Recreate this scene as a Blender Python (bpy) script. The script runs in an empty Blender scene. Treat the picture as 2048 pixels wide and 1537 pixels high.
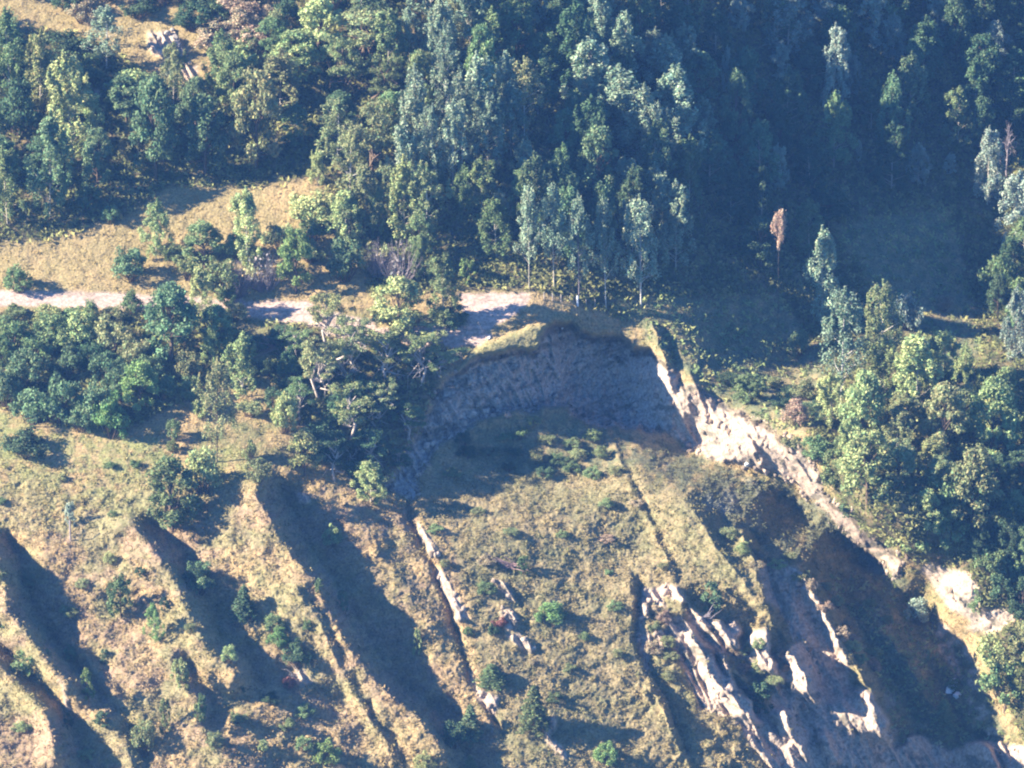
import bpy, math, random
import numpy as np
R = math.radians
sc = bpy.context.scene
# ------------------------------------------------------------------ camera, light, exposure
PITCH = R(22.0); D0 = 800.0; M = 0.078            # metres per photo pixel at the middle of the hillside
Fw = np.array([0, math.cos(PITCH), -math.sin(PITCH)]); Rt = np.array([1., 0, 0]); Up = np.array([0, math.sin(PITCH), math.cos(PITCH)])
CAM = -Fw * D0
cam = bpy.data.cameras.new('camera'); cam_o = bpy.data.objects.new('camera', cam); sc.collection.objects.link(cam_o)
cam_o.location = CAM; cam_o.rotation_euler = (R(90) - PITCH, 0, 0)
cam.sensor_width = 36; cam.lens = 36 * D0 / (2048 * M); cam.clip_start = 1; cam.clip_end = 6000
sc.camera = cam_o
SUN_E, SUN_A = R(29), R(10)                        # elevation; sun stands to the left, a few degrees towards the camera
sun = bpy.data.lights.new('sun', 'SUN'); sun.energy = 5.0; sun.angle = R(0.5); sun.color = (1, .90, .74)
so = bpy.data.objects.new('sun', sun); sc.collection.objects.link(so)
Ls = np.array([-math.cos(SUN_E) * math.cos(SUN_A), -math.cos(SUN_E) * math.sin(SUN_A), math.sin(SUN_E)])
from mathutils import Vector, Matrix
so.rotation_euler = Vector(Ls).to_track_quat('Z', 'Y').to_euler()
w = bpy.data.worlds.new('World'); sc.world = w; w.use_nodes = True
nt = w.node_tree; bg = nt.nodes['Background']; sky = nt.nodes.new('ShaderNodeTexSky'); sky.sky_type = 'NISHITA'; sky.sun_disc = False
sky.sun_elevation = SUN_E; sky.sun_rotation = math.atan2(Ls[0], Ls[1]); sky.air_density = 1.0; sky.dust_density = 0.3; sky.ozone_density = 2.5
tint = nt.nodes.new('ShaderNodeMix'); tint.data_type = 'RGBA'; tint.blend_type = 'MULTIPLY'; tint.inputs[0].default_value = 1; tint.inputs[7].default_value = (.42, .74, 1.25, 1)   # deep clear blue sky
nt.links.new(sky.outputs[0], tint.inputs[6]); nt.links.new(tint.outputs[2], bg.inputs[0]); bg.inputs[1].default_value = 0.054
sc.view_settings.view_transform = 'Standard'; sc.view_settings.look = 'None'; sc.view_settings.exposure = 2.2; sc.view_settings.gamma = 1
sc.cycles.filter_width = 2.15
sc.cycles.max_bounces = 5; sc.cycles.diffuse_bounces = 1; sc.cycles.volume_bounces = 1; sc.cycles.transmission_bounces = 2; sc.cycles.transparent_max_bounces = 4

# ------------------------------------------------------------------ noise and helpers
rng = np.random.default_rng(7); random.seed(7)
TAB = rng.random((512, 512))
def vnoise(x, y, s=0):
    x = x + s * 17.31; y = y + s * 9.77
    xi = np.floor(x).astype(np.int64); yi = np.floor(y).astype(np.int64); fx = x - xi; fy = y - yi
    fx = fx * fx * (3 - 2 * fx); fy = fy * fy * (3 - 2 * fy)
    a = TAB[xi & 511, yi & 511]; b = TAB[(xi + 1) & 511, yi & 511]; c = TAB[xi & 511, (yi + 1) & 511]; d = TAB[(xi + 1) & 511, (yi + 1) & 511]
    return (a * (1 - fx) + b * fx) * (1 - fy) + (c * (1 - fx) + d * fx) * fy
def fbm(x, y, s=0, o=4):
    t = 0; am = .5; n = 0
    for i in range(o):
        t = t + am * vnoise(x, y, s + i * 3.1); n += am; am *= .55; x = x * 2.03; y = y * 2.03
    return t / n * 2 - 1
def sstep(a, b, x):
    t = np.clip((x - a) / (b - a), 0, 1); return t * t * (3 - 2 * t)
def to_world(px, py, W):
    px = np.asarray(px, float); py = np.asarray(py, float); d = D0 - np.asarray(W, float)
    x = (px - 1024) * M / D0; v = (768.5 - py) * M / D0
    return CAM + d[..., None] * (Fw + x[..., None] * Rt + v[..., None] * Up)

# ------------------------------------------------------------------ relief of the hillside
# control heights (metres towards the viewer) on a loose net: broad form of slope, terrace, bowl and ravine
rows = {
 -400: [(-500,-76),(0,-76),(500,-75),(1000,-72),(1300,-90),(1700,-112),(2150,-108),(2600,-80)],
 0:    [(-500,-44),(0,-45),(500,-44),(800,-41),(1000,-41),(1150,-47),(1300,-56),(1500,-69),(1700,-80),(1900,-87),(2150,-88),(2600,-70)],
 300:  [(-500,-22),(0,-24),(500,-23),(800,-20),(1000,-20),(1150,-26),(1300,-35),(1500,-49),(1700,-61),(1900,-68),(2000,-69),(2150,-69),(2600,-44)],
 440:  [(-500,-11),(0,-12),(300,-13),(600,-12),(1300,-22),(1500,-36),(1700,-46),(1850,-52),(1960,-55),(2150,-47)],
 575:  [(-500,-4),(0,-3.5),(300,-3.5),(600,-3),(800,-3)],
 610:  [(-500,0),(0,0),(300,0),(600,-.5),(800,-1),(1000,0),(1150,-3),(1300,-9),(1500,-19),(1700,-29),(1850,-36),(1960,-42),(2150,-40),(2600,-20)],
 680:  [(0,4),(400,4),(800,4.5),(960,5),(1080,3)],
 700:  [(1350,-3),(1450,-11),(1560,-17),(1650,-16),(1750,-14)],
 760:  [(-500,9),(0,9),(500,9),(800,8.5),(930,7.5),(1040,5),(1150,-4),(1300,-3),(1400,0),(1500,-5),(1580,-10),(1650,-7),(1800,-2),(2000,-2),(2300,4),(2600,12)],
 840:  [(1500,7),(1600,12)],
 900:  [(-500,19),(0,19),(500,19),(700,16),(800,12.5),(870,8.5),(1000,4.5),(1150,3.5),(1230,3),(1330,-2),(1400,-4),(1500,7),(1600,17),(1700,18),(1800,16),(2000,12),(2300,18)],
 950:  [(1000,8),(1150,7.5),(1280,10.5),(1400,4),(1490,1),(1545,3.5),(1634,16)],
 1000: [(0,26),(500,26),(700,21),(860,17),(1000,15),(1150,13.5),(1280,14.5),(1370,16),(1500,6),(1620,3.5),(1668,16)],
 1060: [(1300,17),(1430,19),(1560,8),(1685,4),(1738,18)],
 1100: [(-500,32),(0,32),(300,32),(500,32),(700,28),(900,25),(1100,22),(1300,19.5),(1500,20.5),(1620,11),(1750,4),(1805,20),(1900,26),(2100,27),(2600,34)],
 1200: [(1500,24),(1650,16),(1780,8),(1860,6),(1910,20),(2000,26)],
 1300: [(-500,42),(0,42),(500,42),(700,37),(900,35),(1100,33),(1300,29),(1500,26),(1700,20.5),(1850,12),(1925,10),(1990,24),(2050,27),(2600,42)],
 1537: [(-500,55),(0,54),(500,53),(800,47),(1100,44),(1400,38),(1700,29),(1950,16),(2070,26),(2600,48)],
 1900: [(-500,70),(0,69),(500,68),(1100,58),(1700,43),(2100,40),(2600,60)],
}
cp = np.array([(x, y, W) for y, l in rows.items() for x, W in l], float)
def rbf(px, py):
    P = cp[:, :2] / 400.0
    def k(r): return np.sqrt(r * r + .02)
    A = k(np.hypot(P[:, None, 0] - P[None, :, 0], P[:, None, 1] - P[None, :, 1]))
    n = len(P); Q = np.zeros((n + 3, n + 3)); Q[:n, :n] = A; Q[:n, n] = 1; Q[:n, n + 1:] = P; Q[n, :n] = 1; Q[n + 1:, :n] = P.T
    c = np.linalg.solve(Q, np.r_[cp[:, 2], 0, 0, 0])
    out = np.zeros(px.shape)
    for i in range(n): out += c[i] * k(np.hypot(px / 400 - P[i, 0], py / 400 - P[i, 1]))
    return out + c[n] + c[n + 1] * px / 400 + c[n + 2] * py / 400
ax = np.concatenate([np.linspace(-460, -30, 60)[:-1], np.arange(-30, 2080, 2.0), np.linspace(2080, 2560, 66)])
ay = np.concatenate([np.linspace(-380, -30, 50)[:-1], np.arange(-30, 1568, 2.0), np.linspace(1568, 1880, 44)])
PX, PY = np.meshgrid(ax, ay)
cgx = np.linspace(-470, 2570, 190); cgy = np.linspace(-390, 1890, 142)
CW = rbf(*np.meshgrid(cgx, cgy))
def bil(gx, gy, G, x, y):
    u = np.clip((x - gx[0]) / (gx[1] - gx[0]), 0, len(gx) - 1.001); v = np.clip((y - gy[0]) / (gy[1] - gy[0]), 0, len(gy) - 1.001)
    i = u.astype(int); j = v.astype(int); u = u - i; v = v - j
    return (G[j, i] * (1 - u) + G[j, i + 1] * u) * (1 - v) + (G[j + 1, i] * (1 - u) + G[j + 1, i + 1] * u) * v
W = bil(cgx, cgy, CW, PX, PY)
# warped coordinates: every drawn edge wanders a little
wx = PX + 9 * fbm(PX / 55, PY / 55, 1, 4) + 4 * fbm(PX / 14, PY / 14, 2, 2)
wy = PY + 9 * fbm(PX / 55, PY / 55, 5, 4) + 4 * fbm(PX / 14, PY / 14, 6, 2)
# crests: (points top to bottom, drop in metres on the right, width of left flank, width of right flank, fade in, fade out)
crests = [
 ([(505,930),(520,990),(560,1075),(605,1135),(650,1215),(700,1300),(760,1370),(830,1430),(880,1500),(900,1570)], 11, 160, 50, 50, 80),
 ([(590,1150),(625,1230),(670,1320),(720,1400),(770,1480),(800,1560)], 2.0, 26, 22, 40, 60),
 ([(690,1000),(740,1080),(800,1160),(860,1260),(900,1340)], 1.6, 60, 50, 60, 90),
 ([(-60,1040),(-20,1120),(15,1195),(45,1245),(85,1300),(130,1360),(170,1420)], 13, 80, 50, 60, 60),
 ([(80,1200),(120,1245),(165,1300),(200,1350),(250,1410),(300,1460)], 2.6, 34, 26, 40, 60),
 ([(235,1025),(270,1055),(310,1110),(350,1180),(390,1240),(420,1290),(470,1340),(500,1400)], 10.0, 120, 44, 25, 50),
 ([(-60,1270),(-10,1325),(40,1370),(80,1420),(110,1480),(130,1560)], 10, 60, 50, 50, 60),
 ([(330,1270),(360,1330),(390,1400),(420,1470),(440,1540)], 3.5, 60, 34, 40, 60),
 ([(180,1380),(220,1440),(250,1500),(270,1560)], 2.5, 50, 30, 40, 40),
 ([(1225,880),(1262,960),(1285,1010),(1310,1075),(1340,1130),(1352,1175)], 1.5, 22, 10, 40, 30),
 ([(1365,990),(1405,1040),(1440,1100),(1480,1160),(1530,1230)], 3.5, 70, 40, 50, 50),
 ([(1475,1050),(1500,1100),(1515,1150),(1530,1215),(1560,1280)], 6.5, 50, 24, 30, 50),
 ([(1262,1130),(1266,1180),(1262,1250),(1270,1310),(1300,1370),(1330,1430),(1350,1480),(1380,1560)], 3.6, 150, 16, 50, 60),
 ([(1345,1165),(1365,1205),(1410,1240),(1450,1280),(1480,1310)], 2.4, 12, 50, 12, 30),
 ([(1372,1255),(1405,1300),(1420,1345),(1460,1390),(1500,1440),(1530,1480)], 4.0, 36, 30, 20, 60),
 ([(1425,1290),(1460,1330),(1510,1390),(1540,1440)], 2.6, 24, 34, 20, 50),
 ([(1520,1248),(1535,1290),(1550,1350),(1560,1400)], 4.0, 50, 26, 22, 40),
 ([(1570,1280),(1595,1330),(1620,1385),(1640,1420)], 4.5, 50, 36, 25, 40),
 ([(1560,1410),(1578,1440),(1600,1485),(1620,1530)], 6.0, 36, 40, 20, 50),
 ([(1590,1120),(1630,1185),(1680,1290),(1730,1370),(1775,1430),(1795,1490)], 8.0, 34, 60, 50, 60),
 ([(1670,1370),(1690,1410),(1710,1450),(1730,1500)], 2.2, 16, 26, 20, 40),
 ([(1722,1375),(1750,1430),(1775,1500)], 4.0, 60, 30, 26, 40),
 ([(1740,1230),(1790,1290),(1830,1350),(1870,1430),(1900,1500)], 3.5, 36, 44, 60, 80),
 ([(1600,1040),(1680,1110),(1760,1190),(1820,1270)], 3.0, 60, 50, 60, 60),
 ([(1300,640),(1320,700),(1335,750),(1350,800)], 5.0, 26, 22, 20, 30),
 ([(1370,730),(1395,780),(1440,840),(1470,900)], 1.6, 30, 26, 25, 40),
 ([(1430,770),(1470,830),(1500,890),(1515,925)], .8, 18, 18, 25, 30),
 ([(1095,635),(1105,690),(1115,750),(1128,810)], 2.4, 60, 14, 20, 25),
 ([(1630,940),(1650,990),(1690,1030)], 2.0, 20, 30, 15, 30),
 ([(1185,830),(1225,880),(1260,930)], 1.5, 40, 20, 30, 30),
]
cwx = wx + 16 * fbm(PX / 130, PY / 90, 91, 2) * sstep(760, 500, PX) ; along = .75 + .5 * vnoise(PX / 90, PY / 70, 93)
CR = np.zeros_like(W)
for pts, A, wl, wr, fi, fo in crests:
    p = np.array(pts, float); y0, y1 = p[0, 1], p[-1, 1]
    m = (wy > y0 - 2) & (wy < y1 + 2) & (np.abs(cwx - np.interp(wy, p[:, 1], p[:, 0])) < max(wl, wr) * 1.6)
    yy = wy[m]; d = cwx[m] - np.interp(yy, p[:, 1], p[:, 0])
    fade = sstep(y0, y0 + fi, yy) * sstep(y1, y1 - fo, yy)
    h = np.where(d < 0, np.clip(1 + d / wl, 0, 1) ** 1.6, np.clip(1 - d / wr, 0, 1) ** 1.15)
    B = A * (1.3 if p[0, 1] > 900 else 1.0) * along[m] * (.98 if p[:, 0].mean() < 520 else .85 if p[:, 0].mean() < 700 else 1); CR[m] += B * .5 * h * fade
    # the ground right of a crest stays lower and comes back slowly
    g = np.where(d < 0, 0, -np.exp(-np.clip(d, 0, None) / (wr * 1.6)) * (1 - np.clip(1 - d / wr, 0, 1)))
    CR[m] += B * .62 * g * fade * np.clip(1.6 - np.abs(d) / max(wl, wr), 0, 1)
soft = CR.copy()
for _ in range(20):
    soft[1:-1] = (soft[:-2] + 2 * soft[1:-1] + soft[2:]) / 4; soft[:, 1:-1] = (soft[:, :-2] + 2 * soft[:, 1:-1] + soft[:, 2:]) / 4
lf = sstep(560, 440, PX) * .7 + .25 * (PX < 1200)
W += CR * (1 - lf) + soft * lf
W += 1.8 * fbm(PX / 85, PY / 75, 98, 3) * sstep(820, 700, PX) * sstep(1040, 1120, PY)
# narrow gullies: (points, depth, half width)
for pts, A, hw in [
 ([(805,990),(822,1040),(845,1090),(868,1140),(892,1200),(915,1270),(935,1330),(955,1380),(985,1430),(1010,1480)], 1.7, 9),
 ([(600,1165),(620,1205),(640,1230)], 1.0, 6), ([(1010,1150),(1040,1200),(1060,1235)], .6, 5),
 ([(895,1240),(930,1290),(950,1310)], .8, 8), ([(730,1390),(745,1430),(775,1475)], 1.0, 9),
 ([(1345,1175),(1375,1215),(1400,1240)], .8, 5), ([(1270,1450),(1295,1420),(1310,1400)][::-1], 0.8, 8),
 ([(1250,930),(1275,985),(1300,1040)], .8, 7)]:
    p = np.array(pts, float); p = p[np.argsort(p[:, 1])]; d = wx - np.interp(wy, p[:, 1], p[:, 0])
    W -= A * np.exp(-(d / hw) ** 2) * sstep(p[0, 1] - 5, p[0, 1] + 20, wy) * sstep(p[-1, 1] + 5, p[-1, 1] - 20, wy)

def poly(pts, x=None, y=None):
    x = wx if x is None else x; y = wy if y is None else y
    p = np.array(pts, float); inside = np.zeros(x.shape, bool)
    m = (x >= p[:, 0].min()) & (x <= p[:, 0].max()) & (y >= p[:, 1].min()) & (y <= p[:, 1].max())
    xs = x[m]; ys = y[m]; r = np.zeros(xs.shape, bool); j = len(p) - 1
    for i in range(len(p)):
        c = ((p[i, 1] > ys) != (p[j, 1] > ys)); c &= xs < (p[j, 0] - p[i, 0]) * (ys - p[i, 1]) / (p[j, 1] - p[i, 1] + 1e-9) + p[i, 0]
        r ^= c; j = i
    inside[m] = r; return inside
def blur(a, n=1):
    a = a.astype(float)
    for _ in range(n):
        a[1:-1] = (a[:-2] + 2 * a[1:-1] + a[2:]) / 4; a[:, 1:-1] = (a[:, :-2] + 2 * a[:, 1:-1] + a[:, 2:]) / 4
    return a
rim = [(770,985),(800,920),(835,885),(862,800),(885,765),(930,738),(1000,715),(1080,692),(1092,655),(1110,643),(1150,654),(1180,674),(1235,678),(1262,708),(1300,700),(1335,724),(1362,765),(1395,772),(1440,800),(1500,835),(1560,870),(1600,900),(1632,940),(1660,990),(1700,1035),(1745,1075),(1800,1110)]
base = [(1800,1150),(1740,1110),(1690,1065),(1645,1010),(1600,975),(1540,945),(1470,925),(1400,905),(1330,875),(1265,850),(1200,860),(1130,815),(1060,812),(1000,835),(930,850),(880,885),(850,950),(815,1000)]
scarp = poly(rim + base, wx + 15 * fbm(PX / 42, PY / 42, 111, 3), wy + 15 * fbm(PX / 42, PY / 42, 115, 3))
badland = poly([(1285,1172),(1345,1165),(1380,1215),(1440,1255),(1480,1300),(1500,1262),(1530,1256),(1545,1300),(1590,1290),(1570,1240),(1530,1200),(1515,1130),(1560,1120),(1600,1140),(1625,1185),(1655,1240),(1690,1320),(1700,1370),(1740,1400),(1765,1440),(1790,1500),(1830,1470),(1900,1500),(2000,1480),(2060,1500),(2060,1600),(1390,1600),(1362,1500),(1314,1400),(1280,1310),(1276,1220)])
grassy = (poly([(1300,1300),(1345,1290),(1370,1330),(1400,1420),(1470,1440),(1500,1480),(1530,1560),(1450,1600),(1380,1600),(1330,1480),(1290,1380)]) |
          poly([(1300,1200),(1330,1215),(1340,1260),(1310,1275),(1285,1250)]) | poly([(1325,1190),(1375,1205),(1375,1235),(1335,1230)]) |
          poly([(1450,1308),(1490,1320),(1550,1370),(1540,1420),(1490,1410),(1455,1370)]) | poly([(1530,1258),(1575,1275),(1580,1320),(1545,1305)]) | poly([(1480,1470),(1520,1500),(1540,1537),(1470,1537)]))
track = (poly([(-480,575),(-200,578),(100,582),(282,588),(282,619),(150,617),(0,612),(-480,608)], wx, PY + 2 * fbm(PX / 20, PY / 20, 8, 2)) |
         poly([(282,588),(440,598),(520,603),(622,610),(660,624),(745,638),(760,665),(735,708),(690,688),(640,652),(560,643),(470,632),(282,619)]) |
         poly([(745,655),(840,652),(960,655),(985,672),(960,694),(900,694),(840,688),(740,690)]) |
         poly([(918,588),(1060,583),(1058,608),(1030,632),(985,655),(960,664),(930,650)]))
bare = (poly([(868,1135),(890,1145),(905,1180),(925,1215),(938,1240),(915,1245),(895,1200)]) | poly([(1002,1222),(1025,1218),(1042,1240),(1035,1265),(1015,1262),(1005,1240)]) |
        poly([(1010,1268),(1040,1268),(1078,1300),(1070,1310),(1035,1290)]) | poly([(985,1160),(1010,1165),(1035,1205),(1020,1200),(995,1178)]) |
        poly([(1075,1440),(1110,1435),(1115,1455),(1100,1475),(1140,1520),(1125,1525),(1080,1470)]) | poly([(832,1045),(850,1060),(880,1110),(862,1115)]) |
        poly([(300,65),(350,60),(362,80),(372,130),(398,128),(392,162),(365,165),(340,120),(300,100)]) | poly([(455,0),(495,0),(505,20),(480,24)]) |
        poly([(585,985),(610,990),(628,1008),(600,1012)]) | poly([(160,185),(215,178),(200,197),(165,198)]) | poly([(20,205),(50,205),(45,220),(18,218)]) |
        poly([(575,1350),(600,1335),(625,1365),(595,1370)]) | poly([(120,1355),(130,1370),(140,1420),(130,1425)]) | poly([(935,1330),(955,1370),(1000,1400),(990,1440),(955,1395)]) |
        poly([(700,1215),(900,1215),(920,1310),(905,1300)]) & (vnoise(PX / 9, PY / 9, 3) > 2) |
        poly([(1838,1135),(1870,1128),(1940,1145),(1962,1190),(1945,1250),(1900,1215),(1870,1180)]) | poly([(1930,1260),(1960,1225),(2020,1215),(2030,1240),(1980,1270)]) |
        poly([(1880,1240),(1930,1290),(1960,1350),(2000,1480),(1960,1480),(1900,1330),(1860,1270)]) & (vnoise(PX / 12, PY / 12, 4) > .55) |
        poly([(340,100),(340,60),(320,60)]) | poly([(560,50),(615,60),(630,85),(580,80)]) & (vnoise(PX / 9, PY / 9, 3) > .5))
slabs = [[(1490,1287),(1508,1258),(1536,1262),(1540,1300),(1552,1346),(1525,1342),(1504,1314)], [(1546,1306),(1578,1298),(1598,1325),(1612,1352),(1626,1392),(1594,1384),(1556,1358),(1546,1332)],
 [(1686,1402),(1722,1378),(1748,1398),(1776,1440),(1780,1488),(1750,1480),(1712,1464),(1688,1430)], [(1543,1432),(1572,1424),(1597,1488),(1563,1472),(1546,1447)], [(1398,1302),(1414,1292),(1444,1338),(1466,1366),(1496,1400),(1520,1452),(1470,1432),(1432,1392),(1398,1338)],
 [(1373,1262),(1397,1275),(1414,1300),(1405,1322),(1383,1292)], [(1423,1240),(1440,1246),(1474,1290),(1480,1304),(1448,1287)], [(1453,1252),(1470,1243),(1482,1265),(1470,1282),(1457,1270)], [(1658,1407),(1682,1398),(1702,1450),(1708,1478),(1673,1452)],
 [(1438,1300),(1456,1308),(1468,1362),(1455,1374),(1438,1332)], [(1600,1372),(1618,1368),(1640,1400),(1632,1410)], [(1618,1178),(1630,1185),(1660,1250),(1698,1330),(1690,1335),(1652,1262)], [(1640,1470),(1655,1465),(1680,1530),(1662,1525)], [(1345,1168),(1356,1170),(1372,1205),(1362,1212)],
 [(1930,1490),(1962,1484),(1985,1500),(2000,1545),(1935,1545)], [(1286,1200),(1296,1205),(1304,1230),(1290,1225)]]
slab_m = np.zeros(W.shape, bool); SL = np.zeros_like(W)
for q in slabs:
    m = poly(q); slab_m |= m; rr_, cc_ = np.nonzero(m)
    if len(rr_) == 0: continue
    left = np.full(W.shape[0], 1e9); np.minimum.at(left, rr_, PX[m]); ok = left < 1e8; left = np.interp(np.arange(W.shape[0]), np.nonzero(ok)[0], left[ok]); k_ = np.ones(9) / 9; left = np.convolve(np.pad(left, 4, 'edge'), k_, 'valid')
    SL[m] = np.maximum(SL[m], np.clip(PX[m] - left[rr_], 0, 60) * M * .75 + .4)
W += blur(SL * 1.35 + 1.4 * slab_m, 4)
earth = (scarp | (badland & ~grassy) | bare | slab_m) & ~track
# forest floor: shaded ground below the closed woods
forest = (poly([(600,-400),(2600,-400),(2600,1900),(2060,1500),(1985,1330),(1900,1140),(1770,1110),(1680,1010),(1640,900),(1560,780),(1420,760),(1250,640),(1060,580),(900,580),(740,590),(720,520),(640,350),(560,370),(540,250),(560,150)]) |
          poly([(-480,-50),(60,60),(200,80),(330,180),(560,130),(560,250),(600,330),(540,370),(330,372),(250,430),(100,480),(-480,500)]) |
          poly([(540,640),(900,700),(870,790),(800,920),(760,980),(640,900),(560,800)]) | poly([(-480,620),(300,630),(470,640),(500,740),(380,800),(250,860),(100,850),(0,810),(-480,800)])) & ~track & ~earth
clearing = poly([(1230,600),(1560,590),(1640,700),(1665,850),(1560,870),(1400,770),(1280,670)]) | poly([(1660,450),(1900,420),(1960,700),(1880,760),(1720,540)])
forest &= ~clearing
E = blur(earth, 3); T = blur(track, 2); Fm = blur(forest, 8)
scb = blur(scarp, 5)
W -= scb * (2.5 + 6 * sstep(880, 1120, PX)) * sstep(1370, 1230, PX)
isl = blur(grassy, 6); W += 1.3 * isl * blur(badland, 2)
lip = blur(poly([(915,748),(935,712),(1000,678),(1060,650),(1092,650),(1094,692),(1040,708),(1000,724)]), 5); W += 2.4 * lip
# small relief: rills on bare earth run down its fall line, tussocks elsewhere
ca, sa = math.cos(R(58)), math.sin(R(58))
al = PX * ca + PY * sa; ac = -PX * sa + PY * ca
rill = fbm(ac / 11, al / 60, 11, 4); rill2 = fbm(ac / 34, al / 130, 12, 3)
crag = 1 - np.abs(fbm(PX / 16, PY / 22, 14, 4)) * 2
tus = fbm(PX / 12, PY / 10, 21, 4) * .9 + .35
lump = fbm(PX / 38, PY / 34, 23, 3)
flute = (1 - np.abs(fbm(ac / 13, al / 90, 15, 2))) ** 3 * sstep(1150, 1100, PX)
rib = (1 - np.abs(fbm(ac / 30, al / 150, 17, 3)) * 1.6).clip(0, 1) ** 2
right = sstep(1240, 1400, PX) * sstep(720, 800, PY)
chute = blur(poly([(1515,1125),(1600,1130),(1650,1240),(1700,1350),(1725,1410),(1660,1430),(1600,1370),(1570,1280),(1520,1200)]), 6)
W += E * (1.5 * rib * blur(badland, 2) * (1 - .85 * chute) + scb * (1 - right) * .9 * crag + 1.5 * rib * scb * right + 1.2 * flute + .55 * rill + .9 * rill2 + right * (.32 * crag + 0.5 * fbm(PX / 40, PY / 40, 13, 3)))
G = (1 - E) * (1 - T)
low = sstep(930, 1010, PY); 
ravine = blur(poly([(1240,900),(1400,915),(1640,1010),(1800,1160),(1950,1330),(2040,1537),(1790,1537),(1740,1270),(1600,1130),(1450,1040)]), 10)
W += G * ((.22 + .16 * low * (1 - Fm) + .3 * ravine) * (tus - .35) + (.30 + .42 * low + .35 * ravine) * lump + .10 * fbm(PX / 5, PY / 5, 31, 2) * (.5 + low))
W += T * (.10 * fbm(PX / 12, PY / 4, 41, 3))
W += grassy * 0.8 * sstep(.1, .5, fbm(PX / 30, PY / 30, 51, 3)) + .0
# bank above the track, turf lip over the scarp
def Wat(px, py):
    px = np.atleast_1d(np.asarray(px, float)); py = np.atleast_1d(np.asarray(py, float))
    u = np.interp(px, ax, np.arange(len(ax))); v = np.interp(py, ay, np.arange(len(ay)))
    i = np.clip(u.astype(int), 0, len(ax) - 2); j = np.clip(v.astype(int), 0, len(ay) - 2); u = u - i; v = v - j
    return (W[j, i] * (1 - u) + W[j, i + 1] * u) * (1 - v) + (W[j + 1, i] * (1 - u) + W[j + 1, i + 1] * u) * v
def mask_at(A, px, py):
    return A[np.clip(np.searchsorted(ay, py), 0, len(ay) - 1), np.clip(np.searchsorted(ax, px), 0, len(ax) - 1)]
# ------------------------------------------------------------------ ground colours (what the ground is made of, plus shade tone in clearing and ravine)
def mixc(a, b, t): return a * (1 - t[..., None]) + np.array(b) * t[..., None]
n1 = fbm(PX / 60, PY / 50, 61, 4); n2 = fbm(PX / 12, PY / 10, 62, 3); n3 = fbm(PX / 140, PY / 110, 63, 3); n4 = fbm(PX / 4.5, PY / 4, 64, 2)
col = np.ones(W.shape + (3,)) * np.array([.345, .245, .125])
col = mixc(col, [.20, .185, .085], np.clip(.30 + 1.1 * n1 + .7 * n2 + .35 * n3, 0, 1))
brownish = poly([(-480,1040),(240,1040),(520,930),(700,960),(900,1050),(1000,1500),(900,1900),(-480,1900)])
col = mixc(col, [.26, .18, .115], blur(brownish, 10) * np.clip(.40 + 1.2 * n3 + 1.0 * n2, 0, .85))
col = mixc(col, [.20, .175, .095], np.clip(poly([(820,960),(1250,930),(1500,1050),(1850,1350),(1850,1500),(1400,1600),(1000,1600),(900,1300)]) * .55 * (1 - brownish), 0, 1))
n5 = fbm(PX / 17, PY / 13, 66, 4)
col = mixc(col, [.075, .085, .045], np.clip((n4 - .25) * 1.2, 0, .45)); col = mixc(col, [.085, .10, .05], np.clip((n5 - .12) * 2.2, 0, .7) * (.35 + .2 * low))
col = mixc(col, [.31, .235, .11], sstep(640, 560, PY) * (1 - Fm) * np.clip(.6 + .6 * n1, 0, .9))
mead = blur(poly([(-480,820),(0,830),(300,880),(480,900),(520,960),(300,1040),(200,1060),(-480,1080)]), 12); col = mixc(col, [.235, .235, .095], mead * np.clip(.45 + .9 * n2 + .5 * n1, 0, .85))
leftlow = sstep(820, 700, PX) * low; col = mixc(col, [.33, .225, .145], leftlow * np.clip(.12 + .9 * n1 + .5 * n2, 0, .65)); col = mixc(col, [.19, .20, .09], leftlow * np.clip(fbm(PX / 70, PY / 50, 97, 3) * 1.4, 0, .45))
col = mixc(col, [.115, .13, .075], np.clip(blur(clearing, 8) * .85 + .8 * blur(poly([(850,860),(1130,815),(1400,910),(1640,1000),(1800,1150),(1950,1320),(2040,1537),(1800,1537),(1750,1260),(1560,1080),(1300,940),(1000,960)]), 12), 0, 1) * np.clip(.75 + .8 * n2, 0, 1))  # green scrub; its dark cool tone also paints shade into clearing and band
col = mixc(col, [.20, .195, .09], lip * .7)
col = mixc(col, [.13, .13, .078], ravine * np.clip(.75 + 1.2 * n2, 0, 1)); col = mixc(col, [.24, .235, .20], ravine * np.clip(fbm(PX / 40, PY / 60, 95, 3) * 2 - .5, 0, .8))  # greener, cooler albedo offsets warm bounce light in the ravine
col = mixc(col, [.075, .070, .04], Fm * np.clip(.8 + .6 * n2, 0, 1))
soil = np.ones(W.shape + (3,)) * np.array([.43, .325, .24])
soil = mixc(soil, [.33, .27, .21], np.clip(.3 + rill * .9 + n2 * .6, 0, .9)); soil = mixc(soil, [.46, .335, .25], np.clip(n1 * 1.2 - .1, 0, .5))
soil = mixc(soil, [.38, .33, .28], np.clip(scb * (1 - sstep(1280, 1380, PX)) * (.75 + .8 * n2), 0, .95))
topsoil = blur(scarp & ~np.roll(scarp, 7, 0), 1) * np.clip(.75 + n2, 0, 1); soil = mixc(soil, [.11, .085, .055], topsoil)
strata = fbm(PX / 90 + PY / 200, (PY + .35 * PX) / 11, 73, 3)
soil = mixc(soil, [.20, .165, .13], np.clip((strata - .05) * 1.7 * (scb * .8 + .3), 0, .75)); soil = mixc(soil, [.12, .11, .08], np.clip((fbm(PX / 26, PY / 18, 75, 4) - .22) * 3, 0, .8))
col = mixc(col, [1, 1, 1], 0 * E) * (1 - E[..., None]) + soil * E[..., None]
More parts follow.
